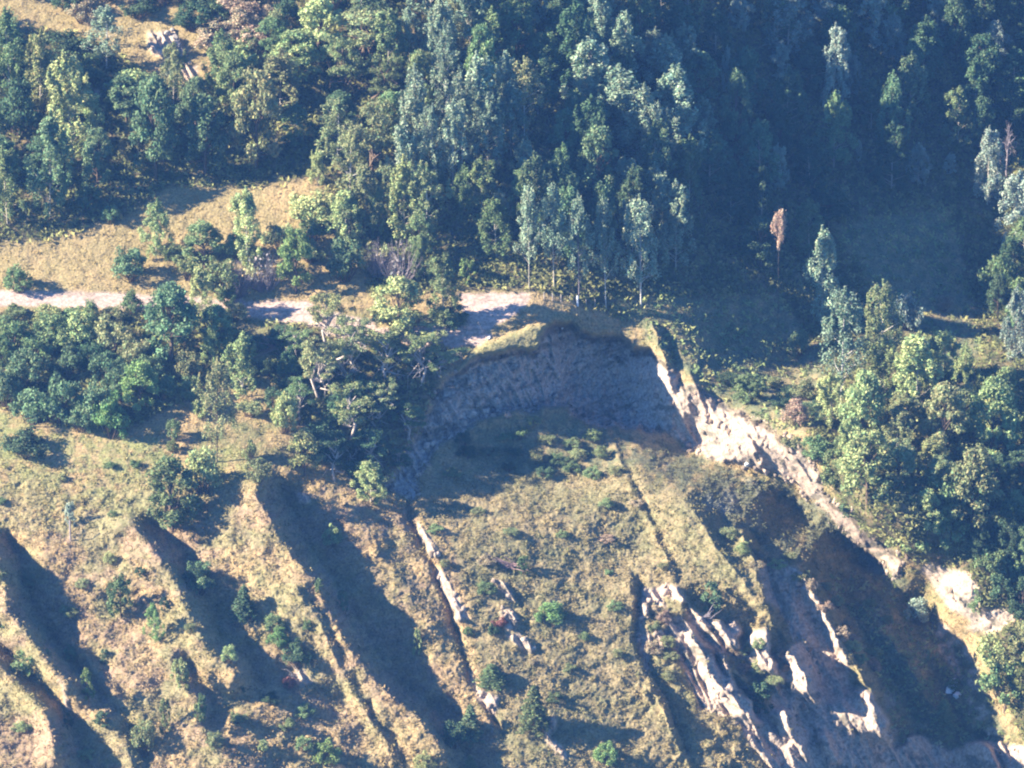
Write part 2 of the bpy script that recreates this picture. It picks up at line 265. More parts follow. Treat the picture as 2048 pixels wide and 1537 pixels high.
tr = np.ones(W.shape + (3,)) * np.array([.46, .34, .275]); tr = mixc(tr, [.28, .22, .16], np.clip(fbm(PX / 30, PY / 4, 71, 3) * 1.5, 0, .8))
col = col * (1 - T[..., None]) + tr * T[..., None]

# ------------------------------------------------------------------ materials
def mat(name, build):
    m = bpy.data.materials.new(name); m.use_nodes = True; n = m.node_tree; n.nodes.clear()
    out = n.nodes.new('ShaderNodeOutputMaterial'); build(n, out); return m
def N(n, t, **k):
    x = n.nodes.new(t)
    for a, b in k.items(): setattr(x, a, b)
    return x
def ground_mat(name, s1, bumpd):
    def b(n, out):
        at = N(n, 'ShaderNodeAttribute', attribute_name='Col'); geo = N(n, 'ShaderNodeNewGeometry')
        no = N(n, 'ShaderNodeTexNoise'); no.inputs['Scale'].default_value = s1; no.inputs['Detail'].default_value = 6; n.links.new(geo.outputs['Position'], no.inputs['Vector'])
        mr = N(n, 'ShaderNodeMapRange'); mr.inputs[1].default_value = .3; mr.inputs[2].default_value = .7; mr.inputs[3].default_value = .62; mr.inputs[4].default_value = 1.38
        n.links.new(no.outputs[0], mr.inputs[0])
        mu = N(n, 'ShaderNodeVectorMath', operation='SCALE'); n.links.new(at.outputs['Color'], mu.inputs[0]); n.links.new(mr.outputs[0], mu.inputs['Scale'])
        bs = N(n, 'ShaderNodeBsdfDiffuse'); bs.inputs['Roughness'].default_value = .6; n.links.new(mu.outputs[0], bs.inputs['Color'])
        bp = N(n, 'ShaderNodeBump'); bp.inputs['Distance'].default_value = bumpd; bp.inputs['Strength'].default_value = .6; n.links.new(no.outputs[0], bp.inputs['Height']); n.links.new(bp.outputs[0], bs.inputs['Normal'])
        n.links.new(bs.outputs[0], out.inputs[0])
    return mat(name, b)
m_grass = ground_mat('grass ground', 3.0, .35); m_earth = ground_mat('bare earth', 2.2, .25); m_track = ground_mat('track dust', 2.5, .08)

def mesh_np(name, V, F, material, attrs=None, smooth=False):
    """V (n,3); F (m,3) or (m,4) with -1 never used"""
    me = bpy.data.meshes.new(name); k = F.shape[1]
    me.vertices.add(len(V)); me.vertices.foreach_set('co', np.ascontiguousarray(V, np.float32).ravel())
    me.loops.add(F.size); me.loops.foreach_set('vertex_index', np.ascontiguousarray(F, np.int32).ravel())
    me.polygons.add(len(F)); me.polygons.foreach_set('loop_start', np.arange(0, F.size, k, dtype=np.int32))
    me.polygons.foreach_set('loop_total', np.full(len(F), k, np.int32))
    me.update(calc_edges=True)
    if smooth: me.polygons.foreach_set('use_smooth', np.ones(len(F), bool))
    if attrs is not None:
        a = me.color_attributes.new('Col', 'FLOAT_COLOR', 'POINT'); c = np.ones((len(V), 4), np.float32); c[:, :3] = attrs; a.data.foreach_set('color', c.ravel())
    if material: me.materials.append(material)
    me.validate(); return me
def link(name, me, parent=None, **props):
    o = bpy.data.objects.new(name, me); sc.collection.objects.link(o); o.parent = parent
    for k, v in props.items(): o[k] = v
    return o
V = to_world(PX, PY, W).reshape(-1, 3); ny, nx = W.shape
idx = np.arange(ny * nx).reshape(ny, nx)
Q = np.stack([idx[1:, :-1], idx[1:, 1:], idx[:-1, 1:], idx[:-1, :-1]], -1).reshape(-1, 4)
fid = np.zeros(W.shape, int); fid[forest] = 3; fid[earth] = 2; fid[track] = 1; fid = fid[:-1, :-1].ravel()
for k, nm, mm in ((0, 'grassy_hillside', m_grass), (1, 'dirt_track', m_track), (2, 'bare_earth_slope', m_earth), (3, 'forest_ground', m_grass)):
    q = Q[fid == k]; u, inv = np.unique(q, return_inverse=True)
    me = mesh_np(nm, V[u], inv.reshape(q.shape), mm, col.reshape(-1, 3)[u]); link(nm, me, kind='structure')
# ------------------------------------------------------------------ plants: materials
def leaf_mat(name, c, tr=.25, rough=False):
    def b(n, out):
        at = N(n, 'ShaderNodeAttribute', attribute_name='Col'); oi = N(n, 'ShaderNodeObjectInfo')
        hs = N(n, 'ShaderNodeHueSaturation'); hs.inputs['Color'].default_value = (*c, 1)
        m1 = N(n, 'ShaderNodeMapRange'); m1.inputs[3].default_value = .475; m1.inputs[4].default_value = .525; n.links.new(oi.outputs['Random'], m1.inputs[0]); n.links.new(m1.outputs[0], hs.inputs['Hue'])
        m2 = N(n, 'ShaderNodeMath', operation='MULTIPLY'); n.links.new(oi.outputs['Random'], m2.inputs[0]); m2.inputs[1].default_value = 7.31
        m3 = N(n, 'ShaderNodeMath', operation='FRACT'); n.links.new(m2.outputs[0], m3.inputs[0])
        m4 = N(n, 'ShaderNodeMapRange'); m4.inputs[3].default_value = .78; m4.inputs[4].default_value = 1.25; n.links.new(m3.outputs[0], m4.inputs[0]); n.links.new(m4.outputs[0], hs.inputs['Value'])
        mu = N(n, 'ShaderNodeMix', data_type='RGBA', blend_type='MULTIPLY'); mu.inputs[0].default_value = 1; n.links.new(hs.outputs[0], mu.inputs[6]); n.links.new(at.outputs['Color'], mu.inputs[7])
        d = N(n, 'ShaderNodeBsdfDiffuse'); t = N(n, 'ShaderNodeBsdfTranslucent'); mx = N(n, 'ShaderNodeMixShader'); mx.inputs[0].default_value = tr
        n.links.new(mu.outputs[2], d.inputs[0]); n.links.new(mu.outputs[2], t.inputs[0]); n.links.new(d.outputs[0], mx.inputs[1]); n.links.new(t.outputs[0], mx.inputs[2]); n.links.new(mx.outputs[0], out.inputs[0])
    return mat(name, b)
LEAF = {k: leaf_mat(k + ' foliage', c) for k, c in dict(
    pale=(.25,.315,.215), mid=(.17,.225,.105), dark=(.08,.125,.07), blue=(.135,.195,.105), yellow=(.31,.355,.16), bright=(.175,.265,.10),
    olive=(.24,.26,.13), tan=(.36,.28,.19), orange=(.50,.36,.26), red=(.24,.11,.09), grey=(.24,.22,.21), silver=(.29,.34,.27)).items()}
def bark_mat(name, a, b_, sc_=3):
    def b(n, out):
        geo = N(n, 'ShaderNodeTexCoord'); no = N(n, 'ShaderNodeTexNoise'); no.inputs['Scale'].default_value = sc_; n.links.new(geo.outputs['Object'], no.inputs['Vector'])
        cr = N(n, 'ShaderNodeValToRGB'); cr.color_ramp.elements[0].position = .4; cr.color_ramp.elements[1].position = .6; cr.color_ramp.elements[0].color = (*b_, 1); cr.color_ramp.elements[1].color = (*a, 1)
        n.links.new(no.outputs[0], cr.inputs[0]); d = N(n, 'ShaderNodeBsdfDiffuse'); n.links.new(cr.outputs[0], d.inputs[0]); n.links.new(d.outputs[0], out.inputs[0])
    return mat(name, b)
BARK = dict(pale=bark_mat('pale bark', (.50,.44,.34), (.30,.26,.20), 9), white=bark_mat('white bark', (.66,.62,.55), (.34,.30,.26), 14), brown=bark_mat('brown bark', (.16,.115,.08), (.09,.065,.045), 9), silver=bark_mat('weathered silver wood', (.52,.44,.37), (.30,.25,.21), 9), pink=bark_mat('dry pinkish twigs', (.42,.27,.24), (.26,.17,.15), 9), grey=bark_mat('grey twigs', (.30,.25,.25), (.18,.15,.15), 9))
# ------------------------------------------------------------------ plants: shapes (unit height, unit crown width)
class Tubes:
    def __init__(s): s.v = []; s.f = []; s.n = 0
    def add(s, pts, radii, k=5):
        pts = np.array(pts, float); m = len(pts)
        for i in range(m):
            t = pts[min(i + 1, m - 1)] - pts[max(i - 1, 0)]; t /= np.linalg.norm(t) + 1e-9
            a = np.cross(t, [0, 1, 0] if abs(t[1]) < .9 else [1, 0, 0]); a /= np.linalg.norm(a); b = np.cross(t, a)
            th = np.arange(k) * 2 * math.pi / k
            s.v.append(pts[i] + radii[i] * (np.cos(th)[:, None] * a + np.sin(th)[:, None] * b))
        for i in range(m - 1):
            for j in range(k):
                p = s.n + i * k + j; q = s.n + i * k + (j + 1) % k; s.f.append((p, q, q + k, p + k))
        s.n += m * k
    def mesh(s, name, material, asp):
        v = np.concatenate(s.v) * asp; f = np.array(s.f); return mesh_np(name, v, f, material, np.ones((len(v), 3)), True)
def leaves(cl, per, size, asp, r, out_bias=.6):
    """cl: list of (centre, radii); per: leaves per clump; size in metres; asp = (w, w, h) metres. Returns V, F, colour factor"""
    C = np.repeat(np.array([c for c, _ in cl]) * asp, per, 0); S = np.repeat(np.array([q for _, q in cl]) * asp, per, 0); n = len(C)
    d = r.normal(size=(n, 3)); d /= np.linalg.norm(d, axis=1)[:, None]; rad = r.random(n) ** .42 * (1 + .25 * r.normal(size=n).clip(-1, 1.6) * .6)
    P = C + d * S * rad[:, None]
    nrm = d * out_bias + r.normal(size=(n, 3)) * .55 + [0, 0, .25]; nrm /= np.linalg.norm(nrm, axis=1)[:, None]
    a = np.cross(nrm, r.normal(size=(n, 3))); a /= np.linalg.norm(a, axis=1)[:, None]; b = np.cross(nrm, a)
    s = size * (.6 + .8 * r.random(n))[:, None]; e = .62
    V = np.stack([P - a * s, P - b * s * e + nrm * s * .12, P + a * s, P + b * s * e + nrm * s * .12], 1).reshape(-1, 3)
    F = np.arange(n * 4).reshape(n, 4)
    cf = (.72 + .56 * r.random(n)) * np.repeat(.85 + .3 * r.random(len(cl)), per)[:n]
    c3 = np.repeat(np.stack([cf * (1 + .12 * r.normal(size=n)), cf, cf * (1 - .1 * r.random(n))], 1), 4, 0)
    return V, F, c3
def grow(kind, seed):
    """-> (clumps, Tubes) in unit space: z 0..1, crown radius .5; limbs end in the clumps"""
    r = np.random.default_rng(seed); T = Tubes(); cl = []
    def limb(z0, c, rr=.010, bend=.1, base=(0, 0)):
        p0 = np.array([base[0], base[1], z0]); p1 = np.array(c); mid = (p0 + p1) / 2 + r.normal(size=3) * bend * [.5, .5, .3]; T.add([p0, mid, p1], [rr * 1.6, rr, rr * .3], 4)
    if kind in ('poplar', 'birch', 'aspen', 'snag'):
        lean = r.normal(size=2) * .05; T.add([(lean[0] * t, lean[1] * t, z) for t, z in ((0, -.03), (.3, .3), (.7, .65), (1, .97))], [.017, .014, .009, .003], 6)
        z0 = {'poplar': .10, 'birch': .26, 'aspen': .36, 'snag': .87}[kind]
        tips = 3 + int(r.random() * 3); tip = [(r.normal() * .15, r.normal() * .15, (.90 if kind == 'snag' else .70) + .26 * r.random() * (.3 if kind == 'snag' else 1)) for _ in range(tips)] + [(lean[0], lean[1], 1.0)]
        nn = 54 if kind == 'poplar' else 42
        for i in range(nn):
            z = z0 + (1 - z0) * (i + r.random()) / nn * .93; t = (z - z0) / (1 - z0)
            rr = .52 * (max(0, 1 - t) ** .42) * min(1, (t + .16) / .34) * (.75 + .4 * r.random())
            a = r.random() * 6.28; q = rr * math.sqrt(r.random()) * 1.05
            c = (q * math.cos(a), q * math.sin(a), z); s = .070 + .045 * r.random(); cl.append((c, (s, s, .055 + .045 * r.random()))); limb(max(.08, z - .14), c, .003, .05) if i % 2 else None
        for x, y, z in tip:
            for k in range(6): cl.append(((x + r.normal() * .012 * k, y + r.normal() * .012 * k, z - .034 * k), (.018 + .016 * k, .018 + .016 * k, .034)))
    elif kind == 'round':
        T.add([(0, 0, -.04), (.02, 0, .25), (0, .02, .6)], [.035, .026, .012], 6)
        for i in range(52):
            a = r.random() * 6.28; cz = r.random() ** .8; q = (1 - (cz * 1.0) ** 2.4) ** .5; q = .40 * q * (r.random() ** .25) * (1 if cz > .2 else .86)
            c = (q * math.cos(a), q * math.sin(a), .15 + .76 * cz); s = .08 + .06 * r.random(); cl.append((c, (s, s, s * .62))); limb(.12 + .4 * cz, c, .006, .1) if i % 2 else None
    elif kind in ('shrub', 'twiggy'):
        m = 26 if kind == 'shrub' else 10
        for i in range(m):
            a = r.random() * 6.28; q = .42 * r.random() ** .5; top = (1 - (q / .5) ** 2) ** .5
            c = (q * math.cos(a), q * math.sin(a), .10 + .78 * top * r.random() ** .6); s = .11 + .07 * r.random(); cl.append((c, (s, s, s * .95))); limb(-.05, c, .008, .08, (c[0] * .25, c[1] * .25))
        if kind == 'twiggy':
            for i in range(70):
                a = r.random() * 6.28; q = .5 * r.random() ** .6; limb(-.05, (q * math.cos(a), q * math.sin(a), (.45 + .55 * r.random()) * (1 - q * .6)), .006, .10, (q * .3 * math.cos(a), q * .3 * math.sin(a)))
    elif kind == 'pine':
        b = r.normal(size=2) * .10; T.add([(0, 0, -.05), (b[0], b[1], .3), (b[0] * .4, -b[1], .6), (b[0] * 1.2, b[1], .85)], [.035, .028, .018, .008], 6)
        for i in range(15):
            a = r.random() * 6.28; z = .42 + .55 * r.random(); q = .12 + .30 * r.random() * (1.15 - z * .6)
            c = np.array((q * math.cos(a), q * math.sin(a), z)); limb(max(.25, z - .28), c, .009, .12)
            for k in range(3): cl.append((c + r.normal(size=3) * [.07, .07, .02], (.085 + .05 * r.random(), .085 + .05 * r.random(), .032 + .014 * r.random())))
        for i in range(7):
            a = r.random() * 6.28; z = .15 + .45 * r.random(); limb(z, (.34 * math.cos(a), .34 * math.sin(a), z + .14 * r.normal()), .008, .14)
    elif kind == 'spruce':
        T.add([(0, 0, -.04), (0, 0, .5), (0, 0, 1)], [.028, .018, .003], 6)
        for i in range(15):
            z = .06 + .90 * i / 15; L = .50 * (1 - z) ** .85 + .02; m = 9 if i < 9 else 6; o = r.random() * 6.28
            for j in range(m):
                a = o + j * 6.28 / m + r.normal() * .2; l = L * (.7 + .45 * r.random())
                for t in (.35, .65, .95):
                    cl.append(((l * t * math.cos(a), l * t * math.sin(a), z + .03 - .05 * t * t + r.normal() * .006), (.05 + .06 * L, .05 + .06 * L, .014)))
                if j % 2 == 0: limb(z + .02, (l * math.cos(a), l * math.sin(a), z - .02), .004, .01)
        cl.append(((0, 0, .95), (.018, .018, .05)))
    elif kind == 'juniper':
        T.add([(0, 0, -.05), (0, 0, .7)], [.03, .01], 5)
        for i in range(34):
            z = .04 + .88 * r.random(); rr = .40 * math.sin(math.pi * min(1, .22 + .74 * z)) ** .7; a = r.random() * 6.28; q = rr * r.random() ** .4
            c = (q * math.cos(a), q * math.sin(a), z); cl.append((c, (.10, .10, .085))); 
            if i % 3 == 0: limb(z * .6, c, .005, .02)
    elif kind == 'dead':
        def br(p, d, L, rr, dep):
            q = p + d * L; m = (p + q) / 2 + r.normal(size=3) * L * .10; T.add([p, m, q], [rr, rr * .8, rr * .55], 5)
            if dep:
                for _ in range(2 + (r.random() < .6)):
                    d2 = d + r.normal(size=3) * .62 + [0, 0, .06]; d2 /= np.linalg.norm(d2); br(q if r.random() < .6 else m, d2, L * (.55 + .3 * r.random()), rr * .58, dep - 1)
        br(np.array([0, 0, -.05]), np.array([.08, 0, 1.]), .30, .026, 5)
    return cl, T
PROT = {}
SPEC = dict(snag=(5, 17, 45, .16),  # typical width, height (m), leaves per clump, leaf size
    poplar=(6, 13, 95, .165), birch=(6.5, 14, 80, .15), aspen=(6, 14, 80, .15), round=(7, 9, 120, .165), shrub=(5, 4.2, 100, .15), twiggy=(5, 4, 22, .16),
    pine=(8, 9, 100, .14), spruce=(5, 7, 15, .15), juniper=(3.4, 5, 60, .14), dead=(7, 9, 0, 0))
def proto(kind, v):
    if (kind, v) in PROT: return PROT[kind, v]
    w_, h_, per, ls = SPEC[kind]; asp = np.array([w_, w_, h_]); cl, T = grow(kind, hash_(kind) + v)
    r = np.random.default_rng(99 + v); tm = T.mesh(kind + '_trunk', BARK['brown'], asp); cm = None
    if per:
        V_, F_, c_ = leaves(cl, per, ls, asp, r); cm = mesh_np(kind + '_crown', V_, F_, LEAF['mid'], c_)
    PROT[kind, v] = (tm, cm, w_, h_); return PROT[kind, v]
def hash_(s): return sum(ord(c) * (i + 3) for i, c in enumerate(s))
NV = dict(snag=1, poplar=5, birch=4, aspen=3, round=5, shrub=6, twiggy=3, pine=5, spruce=3, juniper=3, dead=4)
NAME = dict(snag='orange_leaved_tree', poplar='poplar_tree', birch='birch_tree', aspen='aspen_tree', round='broadleaf_tree', shrub='shrub', twiggy='twiggy_shrub', pine='pine_tree', spruce='spruce_tree', juniper='juniper', dead='dead_tree')
count = {}
def plant(kind, x, yb, hp, wp, colr, label, group=None, bark=None, lean=0, trunk=True, name=None, cat=None):
    """x, yb: where its foot stands on the hillside; hp, wp: how tall and wide it looks in photo pixels"""
    v = count.get(kind, 0) % NV[kind]; count[kind] = count.get(kind, 0) + 1
    tm, cm, w_, h_ = proto(kind, v); Wb = Wat(x, yb)[0]; P = to_world(x, yb, Wb); k = M * (D0 - Wb) / D0
    sz = hp * k / math.cos(PITCH) / h_; sx = wp * k / w_; r = random.random()
    root = bpy.data.objects.new(name or NAME[kind], None); sc.collection.objects.link(root); root.empty_display_size = .3
    root.location = P; root.scale = (sx, sx, sz); root.rotation_euler = (random.uniform(-.03, .03), lean + random.uniform(-.03, .03), random.random() * 6.28 if not lean else random.choice([0, .4, -.4]))
    root['label'] = label; root['category'] = cat or ('shrub' if kind in ('shrub', 'twiggy', 'juniper') else 'dead tree' if kind == 'dead' else 'tree')
    if group: root['group'] = group
    nm = 'branches' if kind in ('shrub', 'twiggy', 'juniper') else 'trunk'
    t = bpy.data.objects.new(nm, tm); sc.collection.objects.link(t); t.parent = root
    bk = bark or {'birch': 'white', 'aspen': 'pale', 'poplar': 'pale', 'dead': 'silver', 'pine': 'silver', 'twiggy': 'grey'}.get(kind, 'brown')
    t.material_slots[0].link = 'OBJECT'; t.material_slots[0].material = BARK[bk]
    if cm:
        c = bpy.data.objects.new('foliage' if nm == 'branches' else 'crown', cm); sc.collection.objects.link(c); c.parent = root
        c.material_slots[0].link = 'OBJECT'; c.material_slots[0].material = LEAF[colr]
    PLACED.append((x, yb, wp)); return root
PLACED = []
# ------------------------------------------------------------------ the plants one can point to: kind x foot height width colour label
P_ = '''
poplar 22 215 190 85 mid|green tree at the left edge beside the small upper meadow
poplar 80 225 160 80 yellow|yellowish bushy tree below the small upper left meadow
shrub 128 125 65 90 dark|dark round shrub on the lower edge of the small upper left meadow
shrub 175 165 65 80 mid|green shrub left of the slim birch near the quarry
birch 213 138 120 95 pale|slim airy birch with pale stem left of the rocky bare patch|white
poplar 148 330 215 115 yellow|tall pale yellow poplar, brightest in the upper left wood
poplar 100 432 200 105 blue|bluish green tall tree in front of the upper left wood
poplar 15 448 150 85 mid|tree at the left edge just above the sunny meadow
poplar 190 300 110 60 yellow|short sunlit tree right of the tall pale yellow poplar
shrub 175 420 60 60 dark|dark low bush in the shade at the foot of the left wood
round 312 358 212 115 blue|big blue green tree standing at the shaded upper end of the meadow
round 410 350 166 115 blue|broad dark tree right of the big blue green one at meadow end
round 512 342 212 125 olive|branchy yellow green tree, last in the row above the meadow
juniper 340 182 68 34 pale|pale upright bush just left of the bare quarry floor
juniper 358 182 52 18 dark|narrow dark cypress-like bush beside the quarry floor
shrub 262 200 60 95 yellow|yellow green shrub below the rocky quarry face
shrub 300 190 45 60 mid|small green shrub under the middle of the quarry face
poplar 560 235 130 105 olive|greyish olive tree in the middle of the upper left wood
shrub 478 170 85 110 yellow|sunny rounded bush right of the quarry floor
round 640 125 130 130 yellow|wide yellow green crown near the top beside the small grey stones
round 590 170 110 120 yellow|sunlit leafy tree left below the wide yellow green crown
round 545 120 85 90 mid|mid green tree between the orange shrub and the wide crown
shrub 385 60 55 80 dark|dark thicket bush above the quarry face
shrub 430 45 45 60 mid|mid green bush at the top edge above the quarry
shrub 575 45 55 55 dark|dark green bush right of the orange brown shrub
shrub 533 45 36 42 tan|orange brown dry shrub near the top edge
shrub 485 62 55 70 tan|pale brown dry shrub below the round bare patch at the top
shrub 420 100 40 70 tan|brown dry bush on the right side of the quarry
poplar 636 372 72 44 yellow|small upright sunlit tree at the right end of the upper meadow
shrub 222 446 36 42 blue|small lone dark bush on the shaded edge of the meadow
poplar 312 520 118 72 yellow|light green young tree in the meadow above the track
shrub 262 560 72 76 blue|blue green rounded bush at the left of the meadow thicket
round 410 535 95 95 mid|dark leafy tree in the middle of the meadow thicket
poplar 494 542 160 82 yellow|pale slender tree rising out of the meadow thicket
shrub 440 585 75 90 mid|green bush low in the meadow thicket above the track
twiggy 478 590 80 95 olive|grey twiggy bush low in the meadow thicket
twiggy 530 578 82 92 grey|grey purple twiggy bush left of the bright green tree
round 592 586 136 84 bright|vivid bright green tree above the track
shrub 650 455 75 95 yellow|sunlit scrub at the right end of the meadow
poplar 700 490 110 72 olive|olive tree at the corner of the meadow below the forest
shrub 560 500 60 80 olive|olive scrub in the middle of the meadow right half
shrub 610 440 60 90 yellow|low pale scrub on the upper right part of the meadow
shrub 690 560 85 80 blue|dark blue green bush right of the bright green tree
poplar 809 482 165 88 yellow|bright conical poplar below the tall birches of the forest
poplar 758 470 100 44 yellow|narrow sunlit tree left of the bright conical poplar
twiggy 800 565 95 110 grey|bare grey purple thicket above the big round tree
twiggy 752 550 80 70 olive|grey green twiggy bush left of the bare grey thicket
poplar 845 560 90 50 mid|green tree right of the bare grey thicket
round 795 672 120 136 yellow|big round yellow green tree overhanging the track
poplar 885 655 145 82 mid|tall green tree right of the big round one at the track
juniper 935 565 55 40 bright|small bright green sapling at the dark forest edge
shrub 902 655 46 74 dark|dark low bush at the edge of the sandy turning place
poplar 404 650 118 64 yellow|sunlit young poplar on the near side of the track
round 342 725 165 135 blue|large blue green tree below the track, left of centre
round 432 705 98 90 mid|leafy green tree just below the middle of the track
shrub 183 655 66 32 mid|small bush standing over the track at the left
shrub 40 584 54 62 mid|round small bush above the track near the left edge
shrub 222 872 94 78 bright|round bright green bush standing alone on the meadow
round 280 826 108 90 bright|rounded bright green tree behind the lone round bush
birch 434 924 205 88 olive|tall slender grey green tree in the lower meadow|brown
poplar 424 736 74 46 yellow|short light green tree between the two bigger ones below the track
poplar 484 796 128 80 yellow|light green tree left of the brush pile
shrub 402 838 44 34 yellow|tiny sunlit bush left of the tall slender tree
shrub 348 880 44 34 mid|tiny bush in the dark hollow right of the lone round bush
shrub 345 905 28 26 mid|knee-high bush on the meadow, below the dark hollow
shrub 568 865 92 54 yellow|light bush above the dark hollow left of the pines
round 610 948 96 86 yellow|rounded sunlit tree below the pine group
poplar 742 1004 84 84 yellow|young sunlit tree with spreading shoots at the head of the gully
round 345 1056 145 140 mid|big dark blue green bush at the lower edge of the meadow
shrub 405 985 90 90 yellow|yellow green bush above the big dark meadow-edge bush
shrub 50 912 58 95 dark|dark green bush on the left part of the lower meadow
shrub 500 925 52 34 yellow|thin yellow green bush right of the tall slender tree
shrub 515 965 50 60 olive|olive bush at the top of the longest shadowed gully
shrub 400 1186 72 72 blue|round dark bush on the rib between two long shadows
juniper 242 1236 94 62 mid|conical dark juniper on the left ribs
spruce 488 1240 72 62 dark|dark little spruce on the pale rib below the round bush
poplar 310 1286 80 42 bright|bright small tree at the edge of the broad left shadow
shrub 548 1262 38 46 mid|small bush on the pale rib, upper of a pair
shrub 556 1294 42 46 bright|small vivid bush on the pale rib, lower of a pair
shrub 594 1334 58 60 dark|dark round bush below the pair on the pale rib
shrub 66 1348 72 94 mid|wide round green bush near the left edge, low on the slope
juniper 176 1398 62 36 bright|green upright juniper in the lower left shade
juniper 360 1382 74 46 yellow|pale egg-shaped small tree in the lower left
juniper 403 1446 62 34 mid|slim upright bush in shadow, lower left
juniper 330 1466 72 30 mid|narrow bush at the end of a shadow near the bottom left
shrub 290 1512 76 58 olive|olive bush near the bottom left edge
shrub 652 1528 52 62 bright|vivid green bush near the bottom, left of centre
shrub 608 1502 32 42 mid|low green bush beside the vivid one near the bottom
shrub 610 1434 26 46 mid|flat green shrub on pale ground, lower left of centre
shrub 541 1408 26 40 dark|flat dark shrub beside the lower left shadow edge
shrub 577 1462 26 36 mid|small flat shrub between two others on pale ground
shrub 578 1376 22 32 red|small red shrub beside the fallen pale sticks
juniper 686 1226 52 28 blue|small blue green conifer in the long central shadow
juniper 638 1186 30 22 mid|tiny conifer on the crest of the long shadowed gully
shrub 665 1092 46 40 yellow|yellow green grassy bush right of the long crest
juniper 834 1310 54 22 yellow|thin light conifer at the edge of the central shadow
shrub 972 1188 26 48 mid|low green shrub right of the white gully wall
juniper 1046 1148 42 30 mid|green bush above the pink fallen branches
shrub 1102 1250 46 64 bright|round green bush casting a long shadow on the central slope
shrub 988 1272 26 28 dark|small dark shrub beside the pale bare patch
shrub 1000 1258 26 34 red|reddish shrub above the dark one near the pale bare patch
spruce 984 1370 44 72 mid|wide low spruce at the gully edge
spruce 1068 1464 100 76 mid|dense leaning spruce near the bottom centre
spruce 942 1482 76 64 blue|bluish spruce with clear tip, bottom centre left
shrub 906 1496 56 56 dark|dark shrub left of the bluish spruce
spruce 940 1545 38 34 mid|tip of a small spruce at the bottom edge
shrub 850 1540 40 46 yellow|yellow green bush at the bottom edge
shrub 1210 1526 50 50 bright|round green bush near the bottom, right of centre
juniper 1424 1228 68 50 blue|blue green juniper above the eroded hollow
juniper 1520 1424 62 62 dark|dark juniper on the grassy block inside the hollow
spruce 1886 1462 66 68 mid|spruce low in the right ravine
shrub 1834 1248 54 56 silver|pale grey bush on the shaded slope of the ravine
shrub 1600 712 62 44 blue|ghostly bush in the shade left of the two-stemmed birch
birch 1682 808 225 118 pale|two-stemmed white birch at the edge of the right wood|white
poplar 1644 650 192 80 pale|tall pale poplar behind the two-stemmed birch
birch 1762 770 205 92 olive|brownish birch right of the two-stemmed birch
poplar 1832 850 185 112 yellow|tall full tree in the middle of the right wood
shrub 1815 660 85 66 silver|silvery willow bush behind the brownish birch
shrub 1888 622 32 34 tan|small tawny bush alone on the shaded clearing
round 1725 905 170 110 yellow|sunlit tree in front of the two-stemmed birch
poplar 1665 850 100 80 yellow|light green tree at the foot of the two-stemmed birch
round 1888 925 165 116 olive|bushy tree in the sunny right wood, centre
poplar 1928 805 115 66 yellow|small tree with pointed tip behind the sunny right wood
round 1985 930 182 120 yellow|full rounded tree at the right of the sunny wood
round 1735 1010 162 136 yellow|broad green tree over the scarp end
round 1680 990 120 90 mid|green bushy tree at the very edge of the pale scarp
shrub 1700 1030 58 70 dark|dark bush below the broad green tree at the scarp edge
round 1945 1070 185 140 olive|wide olive tree in the lower part of the right wood
round 1815 1112 170 150 yellow|big bushy tree at the bottom left of the right wood
round 1880 1110 175 140 mid|big bushy tree at the bottom right of the sunny wood
poplar 2028 730 155 66 silver|silvery tree at the right edge above the sunny wood
poplar 2040 1160 110 60 mid|tree at the right edge level with the wood bottom
poplar 1975 410 150 76 silver|greyish tree below the bare purple branches
poplar 2030 495 150 86 silver|greyish tree at the right edge below the bare branches
poplar 1836 372 82 58 silver|lone pale bush-like tree sunlit in the shaded slope
poplar 1900 350 42 32 silver|small pale tree right of the lone pale one
poplar 1717 325 44 17 silver|thin pale sapling in the shaded forest
round 2010 1420 165 120 mid|large bush on the sunny bank at the bottom right
shrub 1990 1330 82 84 yellow|yellow green scrub above the large bottom right bush
round 2050 1330 95 80 olive|olive scrub at the right edge near the bottom
poplar 1960 1230 100 64 mid|dark green tree above the pale crumbling bank
aspen 1058 582 205 62 pale|left of two tall bare-stemmed birches at the turning place|pale
aspen 1108 580 205 80 pale|right of two tall bare-stemmed birches at the turning place|pale
birch 1158 596 205 70 pale|tall birch behind the fence right of the bare-stemmed pair|grey
aspen 1212 618 215 64 pale|slim tall aspen standing alone right of the fence post|white
birch 1282 612 218 96 pale|spreading pale birch right of the slim lone aspen
snag 1556 655 222 36 orange|rusty orange tree standing alone in the shaded forest
dead 2015 360 150 90 tan|bare purple grey tree at the right edge|grey
poplar 1500 800 50 80 mid|low green bush behind the scarp edge
shrub 1588 850 55 60 tan|dry tawny scrub beside the scarp, upper of several
shrub 1610 800 45 60 olive|olive scrub at the left foot of the two-stemmed birch
shrub 1580 905 40 50 olive|scrub on the turf lip of the right scarp
shrub 1630 920 50 60 mid|green scrub left of the bushy tree at the scarp
'''
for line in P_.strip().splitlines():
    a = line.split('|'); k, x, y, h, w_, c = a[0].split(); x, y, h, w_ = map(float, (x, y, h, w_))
    plant(k, x, y, h, w_, c, a[1], bark=a[2] if len(a) > 2 else None, trunk=True)
